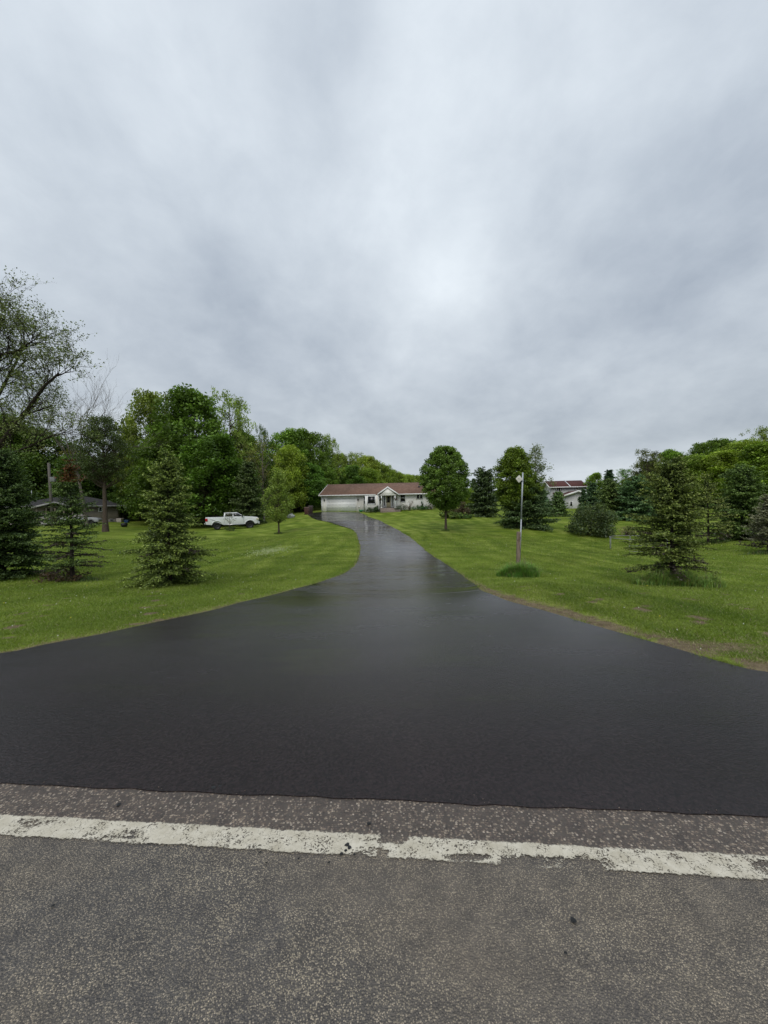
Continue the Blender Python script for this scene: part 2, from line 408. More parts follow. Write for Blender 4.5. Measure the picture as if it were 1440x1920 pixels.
# saw joint across the apron
jl = ground(575, 1113.5); jr = ground(902, 1110.5)
mb = MB(); jm = []
for t in np.linspace(0, 1, 60):
    x = jl[0]*(1-t)+jr[0]*t; y = jl[1]*(1-t)+jr[1]*t + math.sin(t*9)*.01; jm.append((x, y))
jm = np.array(jm); z = H(jm[:, 0], jm[:, 1])+.045+.005
wj = .014+.008*np.abs(np.sin(np.arange(60)*1.7))
V = np.vstack([np.c_[jm[:, 0], jm[:, 1]-wj, z], np.c_[jm[:, 0], jm[:, 1]+wj, z]])
Q = np.stack([np.arange(59), np.arange(59)+1, np.arange(59)+61, np.arange(59)+60], -1)
tag(mesh_from('driveway_joint', V, [Q], plain('joint_sealant', (.085, .085, .085), .6)), 'straight joint running across the driveway where the apron begins', None, None, 'structure')

# ------------------------------------------------------------------ public road
def road_mat():
    m, nt, out = newmat('weathered_road_asphalt'); v = coord(nt)
    def stones(scale, th):
        vo = N(nt, 'TexVoronoi'); vo.inputs['Scale'].default_value = scale; vo.inputs['Randomness'].default_value = 1
        n = noise(nt, v, scale*.6, 2); add = N(nt, 'VectorMath', operation='MULTIPLY_ADD'); 
        L(nt, v, vo.inputs['Vector']); return vo
    v1 = stones(185, 0); v2 = stones(85, 0)
    big = noise(nt, v, 1.5, 6, .62, .5); bl = noise(nt, coord(nt, (.5, 1, 1)), .55, 4, .55)
    hue = N(nt, 'SeparateColor'); L(nt, v1.outputs['Color'], hue.inputs[0])
    stone = ramp(nt, hue.outputs[0], [(0, (.065, .064, .066)), (.3, (.11, .106, .104)), (.5, (.20, .185, .155)), (.8, (.34, .305, .245)), (1, (.50, .45, .37))])
    binder = (.092, .089, .088)
    c = mixc(nt, ramp(nt, v1.outputs['Distance'], [(.42, (0, 0, 0)), (.62, (1, 1, 1))]), stone, binder); WARM = 1
    # worn, sandy patches against darker ones
    c = mixc(nt, ramp(nt, big, [(.36, (.55, .55, .55)), (.60, (0, 0, 0))]), c, (.098, .098, .104))
    c = mixc(nt, ramp(nt, bl, [(.44, (0, 0, 0)), (.68, (.6, .6, .6))]), c, (.235, .20, .155))
    # strip between the edge line and the driveway: larger reddish stones
    s = N(nt, 'SeparateXYZ'); L(nt, v, s.inputs[0])
    yy = math_(nt, 'ADD', s.outputs[1], math_(nt, 'MULTIPLY', s.outputs[0], .077))
    yy = math_(nt, 'ADD', yy, math_(nt, 'MULTIPLY', math_(nt, 'SUBTRACT', noise(nt, v, 5, 4), .5), .12))
    mask = ramp(nt, yy, [(0, (0, 0, 0)), (1, (1, 1, 1))])
    mr = N(nt, 'MapRange'); mr.inputs['From Min'].default_value = 1.72; mr.inputs['From Max'].default_value = 1.84; L(nt, yy, mr.inputs['Value'])
    h2 = N(nt, 'SeparateColor'); L(nt, v2.outputs['Color'], h2.inputs[0])
    st2 = ramp(nt, h2.outputs[1], [(0, (.07, .06, .06)), (.4, (.12, .10, .095)), (.55, (.19, .155, .135)), (.85, (.33, .285, .24)), (1, (.5, .45, .40))])
    c2 = mixc(nt, ramp(nt, v2.outputs['Distance'], [(.40, (0, 0, 0)), (.6, (1, 1, 1))]), st2, (.10, .091, .088))
    c2 = mixc(nt, ramp(nt, hue.outputs[2], [(.55, (0, 0, 0)), (.9, (.6, .6, .6))]), c2, (.12, .105, .09))
    c = mixc(nt, mr.outputs[0], c, c2)
    # dust and tint at large scale
    c = mixc(nt, 1, c, ramp(nt, noise(nt, v, 9, 5, .7), [(.3, (.74, .74, .75)), (.7, (1.28, 1.26, 1.2))]), 'MULTIPLY')
    # hairline cracks
    cw = N(nt, 'TexVoronoi', feature='DISTANCE_TO_EDGE'); cw.inputs['Scale'].default_value = .8
    wv = N(nt, 'VectorMath', operation='ADD'); L(nt, v, wv.inputs[0]); nz = N(nt, 'TexNoise'); nz.inputs['Scale'].default_value = 6; nz.inputs['Detail'].default_value = 5; L(nt, v, nz.inputs['Vector']); L(nt, nz.outputs['Color'], wv.inputs[1]); L(nt, wv.outputs[0], cw.inputs['Vector'])
    crk = math_(nt, 'MULTIPLY', ramp(nt, cw.outputs['Distance'], [(0, (1, 1, 1)), (.006, (0, 0, 0))]), ramp(nt, noise(nt, v, .9, 2), [(.52, (0, 0, 0)), (.62, (.8, .8, .8))]))
    c = mixc(nt, crk, c, (.012, .012, .013))
    c = mixc(nt, 1, c, (1.38, 1.29, 1.19), 'MULTIPLY')
    hgt = math_(nt, 'SUBTRACT', 1.0, v1.outputs['Distance'])
    principled(nt, out, c, .82, .35, 0, bump(nt, math_(nt, 'SUBTRACT', hgt, crk), .7, .005)); return m
rx = np.linspace(-60, 60, 2)
re = lambda x: redge(x)
xs = np.r_[np.linspace(-400, -8, 40), np.linspace(-7.9, 7.9, 420), np.linspace(8, 400, 40)]
rng = np.random.default_rng(5)
jit = np.where(np.abs(xs) < 8, np.convolve(rng.normal(0, .006, len(xs)+4), [.2, .3, .3, .2], 'same')[2:-2], 0)
yf = redge(xs)+jit-.004
V = np.vstack([np.c_[xs, redge(xs)-7.2, np.zeros(len(xs))], np.c_[xs, yf, np.zeros(len(xs))], np.c_[xs, yf+.02, np.full(len(xs), -.1)]])
n = len(xs); a = np.arange(n-1)
Q = np.vstack([np.stack([a, a+1, a+1+n, a+n], -1), np.stack([a+n, a+n+1, a+1+2*n, a+2*n], -1)])
tag(mesh_from('road', V, [Q], road_mat()), 'weathered grey asphalt road with exposed tan stones', None, None, 'structure')

def line_mat():
    m, nt, out = newmat('worn_white_line_paint'); v = coord(nt)
    s = N(nt, 'SeparateXYZ'); L(nt, v, s.inputs[0])
    off = math_(nt, 'ADD', s.outputs[1], math_(nt, 'MULTIPLY', s.outputs[0], .079))
    c0 = math_(nt, 'ABSOLUTE', math_(nt, 'SUBTRACT', off, 1.762))
    fray = math_(nt, 'MULTIPLY', math_(nt, 'SUBTRACT', noise(nt, v, 60, 5, .75), .5), .035)
    fray2 = math_(nt, 'MULTIPLY', math_(nt, 'SUBTRACT', noise(nt, v, 7, 3, .6), .5), .03)
    edge = math_(nt, 'ADD', math_(nt, 'ADD', c0, fray), fray2)
    inl = N(nt, 'MapRange'); inl.inputs['From Min'].default_value = .060; inl.inputs['From Max'].default_value = .054; L(nt, edge, inl.inputs['Value'])
    # worn through in patches
    patch = noise(nt, coord(nt, (.8, 1.6, 1)), 3.2, 5, .7)
    grit = noise(nt, v, 90, 4, .8)
    pm = ramp(nt, math_(nt, 'ADD', patch, math_(nt, 'MULTIPLY', math_(nt, 'SUBTRACT', grit, .5), .45)), [(.355, (0, 0, 0)), (.38, (1, 1, 1))])
    vo = N(nt, 'TexVoronoi', feature='DISTANCE_TO_EDGE'); vo.inputs['Scale'].default_value = 36
    wv = N(nt, 'VectorMath', operation='ADD'); L(nt, v, wv.inputs[0]); nz = N(nt, 'TexNoise'); nz.inputs['Scale'].default_value = 30; L(nt, v, nz.inputs['Vector'])
    sc_ = N(nt, 'VectorMath', operation='SCALE'); sc_.inputs['Scale'].default_value = .05; L(nt, nz.outputs['Color'], sc_.inputs[0]); L(nt, sc_.outputs[0], wv.inputs[1]); L(nt, wv.outputs[0], vo.inputs['Vector'])
    crack = ramp(nt, math_(nt, 'ADD', vo.outputs['Distance'], math_(nt, 'MULTIPLY', noise(nt, v, 12, 3), .12)), [(.055, (.0, .0, .0)), (.085, (1, 1, 1))])
    for (cx, cy, rx_, ry_) in ((.62, 1.675, .16, .035), (.86, 1.655, .13, .04), (.02, 1.80, .09, .03), (-.03, 1.72, .03, .05), (.36, 1.70, .12, .02)):
        dx = math_(nt, 'DIVIDE', math_(nt, 'SUBTRACT', s.outputs[0], cx), rx_); dy = math_(nt, 'DIVIDE', math_(nt, 'SUBTRACT', s.outputs[1], cy), ry_)
        dd = math_(nt, 'ADD', math_(nt, 'ADD', math_(nt, 'MULTIPLY', dx, dx), math_(nt, 'MULTIPLY', dy, dy)), math_(nt, 'ADD', math_(nt, 'MULTIPLY', math_(nt, 'SUBTRACT', grit, .5), 3.5), math_(nt, 'MULTIPLY', math_(nt, 'SUBTRACT', noise(nt, v, 24, 4, .7), .5), 3.0)))
        hole = ramp(nt, dd, [(.75, (0, 0, 0)), (1.0, (1, 1, 1))]); pm = math_(nt, 'MULTIPLY', pm, hole)
    vs = N(nt, 'TexVoronoi'); vs.inputs['Scale'].default_value = 150; L(nt, v, vs.inputs['Vector']); hs_ = N(nt, 'SeparateColor'); L(nt, vs.outputs['Color'], hs_.inputs[0])
    wear = math_(nt, 'ADD', hs_.outputs[0], math_(nt, 'MULTIPLY', math_(nt, 'SUBTRACT', noise(nt, v, 6, 4, .7), .5), 1.3))
    pm = math_(nt, 'MULTIPLY', pm, ramp(nt, wear, [(.03, (.15, .15, .15)), (.08, (1, 1, 1))]))
    al = math_(nt, 'MULTIPLY', math_(nt, 'MULTIPLY', inl.outputs[0], pm), crack)
    c = ramp(nt, noise(nt, v, 14, 5, .65), [(.3, (.42, .385, .30)), (.7, (.60, .565, .475))])
    p = N(nt, 'BsdfPrincipled'); L(nt, c, p.inputs['Base Color']); p.inputs['Roughness'].default_value = .75; L(nt, bump(nt, noise(nt, v, 130, 3), .4, .003), p.inputs['Normal'])
    t = N(nt, 'BsdfTransparent'); mx = N(nt, 'MixShader'); L(nt, al, mx.inputs[0]); L(nt, t.outputs[0], mx.inputs[1]); L(nt, p.outputs[0], mx.inputs[2]); L(nt, mx.outputs[0], out.inputs[0])
    return m
yc = lambda x: 1.762-.079*x
V = [(-40, yc(-40)-.08, .004), (40, yc(40)-.08, .004), (40, yc(40)+.08, .004), (-40, yc(-40)+.08, .004)]
tag(mesh_from('road_edge_line', V, [np.array([[0, 1, 2, 3]])], line_mat()), 'worn cracked white edge line painted along the road', None, None, 'structure')
# drops of black sealer on the road
mb = MB(); rng = np.random.default_rng(11)
spots = [(651, 1586, .012), (655, 1591, .010), (648, 1597, .007), (640, 1603, .008), (664, 1604, .006), (692, 1546, .011), (222, 1510, .012), (617, 1619, .006), (1076, 1728, .012), (1060, 1790, .006), (560, 1612, .005), (500, 1620, .005), (488, 1600, .006), (100, 1700, .007), (400, 1478, .014), (412, 1476, .01)]
for (px, py, r) in spots:
    rr = ray(px, py); t = -CAMZ/rr[2]; P = CP+rr*t
    k = 9; a = np.arange(k)*2*PI/k; q = r*(1+rng.uniform(-.3, .3, k))
    mb.add(np.vstack([np.c_[P[0]+q*np.cos(a), P[1]+q*np.sin(a), np.full(k, .0065)], [[P[0], P[1], .0105]]]), None, [(i, (i+1) % k, k) for i in range(k)])
tag(mb.build('sealer_drips', plain('black_sealer', (.006, .006, .006), .3)), 'small black drops of sealer splashed on the road', 'drips', None, 'stuff')

# ------------------------------------------------------------------ grass blades
def blades(P, h, wd, lean, rng, col):
    n = len(P); a = rng.uniform(0, 2*PI, n); b = rng.uniform(0, 2*PI, n)
    wv = np.c_[np.cos(a), np.sin(a), np.zeros(n)]*wd[:, None]*.5
    tip = P + np.c_[np.cos(b)*lean*h, np.sin(b)*lean*h, h]
    V = np.stack([P-wv, P+wv, tip], 1).reshape(-1, 3)
    T = np.arange(3*n).reshape(-1, 3)
    return V, T, np.repeat(col, 3, 0)
def blades2(P, h, wd, lean, rng, col):     # longer arching blades
    n = len(P); a = rng.uniform(0, 2*PI, n)
    out = np.c_[np.cos(a), np.sin(a), np.zeros(n)]; side = np.c_[-np.sin(a), np.cos(a), np.zeros(n)]*wd[:, None]*.5
    mid = P + out*(lean*h*.3)[:, None] + np.array([0, 0, 1])*(h*.6)[:, None]
    tip = P + out*(lean*h)[:, None] + np.array([0, 0, 1])*(h*(1-.25*lean))[:, None]
    V = np.stack([P-side, P+side, mid+side*.8, mid-side*.8, tip], 1).reshape(-1, 3)
    b = np.arange(n)[:, None]*5
    Q = b+np.array([[0, 1, 2, 3]]); T = b+np.array([[3, 2, 4]])
    return V, Q, T, np.repeat(col, 5, 0)
rng = np.random.default_rng(21)
nb = 800000
d = 3.0*(34/3.0)**rng.uniform(0, 1, nb)**1.05      # log spaced distances: density falls with distance squared
th = rng.uniform(-1.16, 1.16, nb)
x = d*np.tan(th*.75); y = d.copy()
keep = (y > redge(x)+.12) & (np.abs(x) < y*1.15+2.0) & ~inside(x, y, poly)
x, y = x[keep], y[keep]
dd = dirt_amount(x, y); keep = rng.uniform(0, 1, len(x)) > dd*.85
x, y, dd = x[keep], y[keep], dd[keep]
z = H(x, y); dist = np.hypot(x, y)
n = len(x)
dmin = np.minimum(dist_line(x, y, EA), dist_line(x, y, EB)); tone = stripe(x, y, dmin)
base = np.array([.225, .305, .032]); yel = np.array([.36, .42, .10]); dry = np.array([.42, .36, .21]); dk = np.array([.08, .135, .015])
u = rng.uniform(0, 1, (n, 1))
t_ = tone[:, None]; t_ = np.clip(t_+rng.normal(0, .12, (n, 1)), 0, 1); c = (base*(1-u)+yel*u*.75)*t_+(dk*.9+base*.2)*(1-t_)
low = (.5+.5*np.sin(x*.7+2)*np.sin(y*.55+1)*np.sin(x*.23-y*.31))[:, None]; c = c*(.78+.4*low); c = c*rng.uniform(.65, 1.35, (n, 1))
isdry = rng.uniform(0, 1, n) < (.03+.75*dd); c[isdry] = dry*rng.uniform(.5, 1.1, (isdry.sum(), 1))
edge_up = 1+1.8*np.exp(-(dmin/.12)**2)
hh = edge_up*(.018+.026*rng.uniform(0, 1, n)**1.5+.0007*dist)*(1-.5*dd); wd = .003+.0008*dist
V, T, cc = blades(np.c_[x, y, z-.004], hh, wd, rng.uniform(.3, 1.6, n), rng, c)
tag(mesh_from('lawn_grass', V, [T], BLADE, None, False, cc), 'short mown green grass blades covering the lawn', 'grass', None, 'stuff')
# flowers / clover patch
rng = np.random.default_rng(8)
fc = ground(508, 1034); n = 2200
an = rng.uniform(0, 2*PI, n); r = np.abs(rng.normal(0, .52, n))
u_, v_ = r*np.cos(an), r*np.sin(an)
px_ = 508+42*u_+14*v_*0; py_ = 1034+12*v_-3*u_
P = []
d0 = fc[1]
sx = 42*d0/F; sy = 3.0
X = fc[0]+sx*u_+.0*v_; Y = fc[1]+sy*v_+.6*u_
keep = rng.uniform(0, 1, n) > .25+.5*(.5+.5*np.sin(X*5+Y*3)*np.cos(Y*4-X*2))
X, Y = X[keep], Y[keep]; n = len(X)
Z = H(X, Y)+.05
s = rng.uniform(.010, .028, n)
nr_ = np.stack([np.c_[X-s, Y, Z], np.c_[X, Y-s, Z-.01], np.c_[X+s, Y, Z], np.c_[X, Y+s*.5, Z+s]], 1).reshape(-1, 3)
cc = np.where(rng.uniform(0, 1, (n, 1)) < .6, np.array([[.36, .40, .2]]), np.array([[.22, .30, .08]]))*rng.uniform(.7, 1.1, (n, 1))
tag(mesh_from('clover_patch', nr_, [np.arange(4*n).reshape(-1, 4)], BLADE, None, False, np.repeat(cc, 4, 0)), 'patch of pale clover flowers on the lawn left of the driveway', 'flowers', None, 'stuff')

def tuft(name, center, rx_, ry_, hmin, hmax, n, seed, label, cat='grass clump', dry=.06, base=(.05, .10, .02), rot=0, wd=.008, lean=.55):
    rng = np.random.default_rng(seed)
    a = rng.uniform(0, 2*PI, n); r = rng.uniform(0, 1, n)**.55
    lx, ly = rx_*r*np.cos(a)*(1+.22*np.sin(3*a+seed)+.14*np.sin(7*a)), ry_*r*np.sin(a)*(1+.25*np.sin(2*a+seed)+.15*np.sin(5*a+1)); X = lx*math.cos(rot)-ly*math.sin(rot); Y = lx*math.sin(rot)+ly*math.cos(rot)
    Z = H(center[0]+X, center[1]+Y)-center[2]
    h = rng.uniform(hmin, hmax, n)*(1.05-.5*r**3)*(.8+.35*np.sin(X*9+seed)*np.sin(Y*8))
    b = 1.7*np.array(base); c = b*rng.uniform(.5, 1.6, (n, 1)); c[:, 0] *= rng.uniform(.8, 1.5, n)
    dr = rng.uniform(0, 1, n) < dry; c[dr] = np.array([.30, .26, .14])*rng.uniform(.6, 1.1, (dr.sum(), 1)); h[dr] *= 1.25
    V, Q, T, cc = blades2(np.c_[X, Y, Z-.01], h, np.full(n, wd)*rng.uniform(.7, 1.4, n), rng.uniform(.1, lean*1.5, n), rng, c)
    o = mesh_from(name, V, [Q, T], BLADE, None, False, cc); o.location = tuple(center); return tag(o, label, cat)

# loose crumbs of asphalt and grit along the driveway edges and the road joint
rng = np.random.default_rng(44); S = []
def crumbs(P, n, spread, zf, r0, r1):
    s = np.r_[0, np.cumsum(np.linalg.norm(np.diff(P, axis=0), axis=1))]; t = rng.uniform(0, s[-1], n)
    x = np.interp(t, s, P[:, 0])+rng.normal(0, spread, n); y = np.interp(t, s, P[:, 1])+rng.normal(0, spread, n)
    S.append(np.c_[x, y, zf(x, y), rng.uniform(r0, r1, n)**1.0])
seg = lambda P: P[(P[:, 1] < 15) & (P[:, 1] > 0)]
crumbs(seg(EA), 1500, .06, lambda x, y: H(x, y)+.008, .004, .014); crumbs(seg(EB), 2400, .08, lambda x, y: H(x, y)+.008, .004, .015)
rl = np.c_[np.linspace(-6, 6, 50), redge(np.linspace(-6, 6, 50))-.02]; crumbs(rl, 420, .022, lambda x, y: np.full(x.shape, .008), .002, .006)
S = np.concatenate(S); n = len(S); tet = np.array([[1, 0, -.5], [-.5, .87, -.5], [-.5, -.87, -.5], [0, 0, .7]])
V = (S[:, None, :3]+(tet[None]+rng.normal(0, .25, (n, 4, 3)))*S[:, None, 3:]*.6).reshape(-1, 3)
T = (np.arange(n)[:, None, None]*4+np.array([[0, 1, 3], [1, 2, 3], [2, 0, 3]])[None]).reshape(-1, 3)
cc = np.where(rng.uniform(0, 1, (n, 1)) < .55, np.array([[.035, .03, .03]]), np.array([[.24, .19, .15]]))*rng.uniform(.6, 1.3, (n, 1))
tag(mesh_from('loose_grit', V, [T], BLADE, None, False, np.repeat(cc, 4, 0)), 'loose grit and asphalt crumbs along the driveway edges', 'grit', None, 'stuff')
n = 140; d = 4*(30/4)**rng.uniform(0, 1, n); x = d*rng.uniform(-1, 1.05, n); y = d
k = (y > redge(x)+.6) & ~inside(x, y, poly); x, y = x[k], y[k]; n = len(x); z = H(x, y)+.04; s = .006+.0006*y
V = np.stack([np.c_[x-s, y, z], np.c_[x, y-s, z-.006], np.c_[x+s, y, z], np.c_[x, y, z+s*1.4]], 1).reshape(-1, 3)
cc = np.where(rng.uniform(0, 1, (n, 1)) < .8, np.array([[.55, .56, .48]]), np.array([[.6, .5, .04]]))
tag(mesh_from('lawn_flowers', V, [np.arange(4*n).reshape(-1, 4)], BLADE, None, False, np.repeat(cc, 4, 0)), 'tiny white and yellow flowers scattered in the mown grass', 'flowers', None, 'stuff')

# ------------------------------------------------------------------ trees
def quads(Cn, size, rng, up=.4, asp=.62, dirs=None):
    n = len(Cn); s = (size*rng.uniform(.65, 1.35, n))[:, None]
    nv = rng.normal(0, 1, (n, 3)); nv[:, 2] = np.abs(nv[:, 2])+up; nv /= np.linalg.norm(nv, axis=1, keepdims=True)
    t = rng.normal(0, 1, (n, 3)) if dirs is None else dirs
    t = t - nv*(t*nv).sum(1, keepdims=True); t /= np.linalg.norm(t, axis=1, keepdims=True)+1e-9
    b = np.cross(nv, t)
    V = np.stack([Cn-t*s*.5, Cn+b*s*asp*.5, Cn+t*s*.5, Cn-b*s*asp*.5], 1).reshape(-1, 3)
    return V, np.arange(4*n).reshape(-1, 4)
def bez(p0, p1, p2, n=6):
    t = np.linspace(0, 1, n)[:, None]; return (1-t)**2*p0+2*t*(1-t)*p1+t*t*p2

def broadleaf(name, seed, h, th, R, profile, nclump, cr, per, leaf, col, loc, label, group=None, bark=BARK, trunk_r=.12, flat=.75, inner=.35, limbs=.7, cat='tree', objcol=(1, 1, 1), lean=0, colvar=.35, yellow=.3, smallvar=.3, wavy=.18):
    """trunk and limbs, and a crown of clumps of leaves inside an uneven envelope"""
    rng = np.random.default_rng(seed)
    prof = np.array(profile)     # radius factor at equal steps from the crown's foot to its top
    us = np.linspace(0, 1, len(prof))
    CH = h-th; cs = []; tries = 0
    ph = rng.uniform(0, 2*PI, 4)
    while len(cs) < nclump and tries < nclump*40:
        tries += 1
        u = rng.uniform(0, 1); a = rng.uniform(0, 2*PI); f = np.interp(u, us, prof)
        if rng.uniform() > (f+.15): continue
        lump = 1+wavy*(math.sin(2*a+ph[0]+u*4)+.6*math.sin(3*a+ph[1]-u*5)+.5*math.sin(5*a+ph[2]+u*9))
        rr = rng.uniform(inner, 1)**.6 if rng.uniform() < .8 else rng.uniform(0, 1)
        r = max(R*f*lump - cr*.7, .03)*rr
        cs.append((r*math.cos(a)+lean*u*h, r*math.sin(a), th+cr*.5+u*(CH-cr*1.1), rr))
    cs = np.array(cs); n = len(cs)
    rad_ = cr*rng.uniform(1-smallvar, 1+smallvar, n)
    cnt = np.maximum((per*(rad_/cr)**2).astype(int), 4)
    idx = np.repeat(np.arange(n), cnt); m = len(idx)
    dv_ = rng.normal(0, 1, (m, 3)); dv_ /= np.linalg.norm(dv_, axis=1, keepdims=True)
    dv_ *= (rng.uniform(0, 1, m)**.45)[:, None]*rad_[idx][:, None]; dv_[:, 2] *= flat
    pts = cs[idx, :3]+dv_
    V, Q = quads(pts, leaf, rng)
    c = 1.65*np.array([1.06, 1.04, .85])*np.array(col)[None]*rng.uniform(1-colvar, 1+colvar, (n, 1))[idx]*rng.uniform(.75, 1.25, (m, 1))
    hv = (dv_[:, 2]/(rad_[idx]*flat+1e-6))[:, None]      # clump shading put into the colour: leaves paler towards each clump's top
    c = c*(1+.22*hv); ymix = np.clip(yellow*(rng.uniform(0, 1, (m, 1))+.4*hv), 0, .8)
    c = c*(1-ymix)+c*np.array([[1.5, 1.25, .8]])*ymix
    t = thing(name, loc, label, cat, group)
    lines = []
    top = np.array([lean*h*.8, 0, h*.88])
    trunk = bez(np.array([0, 0, -.15]), np.array([lean*.1, 0, h*.5]), top, 10)
    tr = trunk_r*np.linspace(1, .12, 10); tr[0] *= 1.45; tr[1] *= 1.05
    lines.append((trunk, tr))
    for k in range(n):
        if rng.uniform() > limbs: continue
        z0 = max(th*.8, min(cs[k, 2]-np.hypot(cs[k, 0], cs[k, 1])*.8, h*.8)); s = z0/h
        p0 = trunk[min(int(s*9), 9)]*1.0; p0 = np.array([p0[0], p0[1], z0])
        p2 = cs[k, :3]; p1 = (p0+p2)/2+np.array([0, 0, -.08*R])+rng.normal(0, .06*R, 3)
        r0 = trunk_r*.30*(1-s*.7); lines.append((bez(p0, p1, p2, 5), np.linspace(r0, r0*.2, 5)))
    v2, q2 = tubes(lines, 6)
    mesh_from('trunk', v2, [q2], bark, t, True)
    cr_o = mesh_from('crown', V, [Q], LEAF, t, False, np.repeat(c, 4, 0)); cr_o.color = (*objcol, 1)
    return t

def grow(p, d, Ln, r, lvl, rng, out, tips, spread=.7, up=.15, nch=(3, 5), shrink=.62, wig=.12, maxl=4):
    n = 5; P = [p.copy()]; q = p.copy(); dd_ = d/np.linalg.norm(d)
    for i in range(n):
        dd_ = dd_+rng.normal(0, wig, 3)+np.array([0, 0, up*.25]); dd_ /= np.linalg.norm(dd_); q = q+dd_*Ln/n; P.append(q.copy())
    out.append((np.array(P), np.linspace(r, r*.45, n+1)))
    if lvl >= maxl: tips.append((P[-1], dd_)); tips.append((P[3], dd_)); return
    for k in range(rng.integers(nch[0], nch[1]+1)):
        s = rng.uniform(.35, 1.0) if k else 1.0
        b = P[min(int(s*n), n)]; pr = rng.normal(0, 1, 3); pr -= dd_*(pr@dd_); pr /= np.linalg.norm(pr)
        nd = dd_*(1-.3*spread)+pr*spread*rng.uniform(.6, 1.2)
        grow(b, nd, Ln*shrink*rng.uniform(.75, 1.2), r*.5, lvl+1, rng, out, tips, spread, up, nch, shrink, wig, maxl)
def branchy(name, seed, loc, label, limbs, trunk, leafn, leaf, col, bark, group=None, cat='tree', maxl=4, spread=.7, up=.15, jitter=.12, sides=4, nch=(3, 5), shrink=.62, wig=.12):
    rng = np.random.default_rng(seed); out = [trunk]; tips = []
    for (p, d, ln, r) in limbs: grow(np.array(p, float), np.array(d, float), ln, r, 0, rng, out, tips, spread, up, nch, shrink, wig, maxl)
    t = thing(name, loc, label, cat, group)
    v, q = tubes(out, sides); mesh_from('trunk', v, [q], bark, t, True)
    if leafn:
        tp = np.array([a for a, b in tips]); m = len(tp)*leafn
        pts = np.repeat(tp, leafn, 0)+rng.normal(0, jitter, (m, 3))
        V, Q = quads(pts, leaf, rng, .1)
        c = np.array(col)[None]*rng.uniform(.6, 1.5, (len(tp), 1)).repeat(leafn, 0)*rng.uniform(.7, 1.3, (m, 1))
        mesh_from('crown', V, [Q], LEAF, t, False, np.repeat(c, 4, 0))
    return t

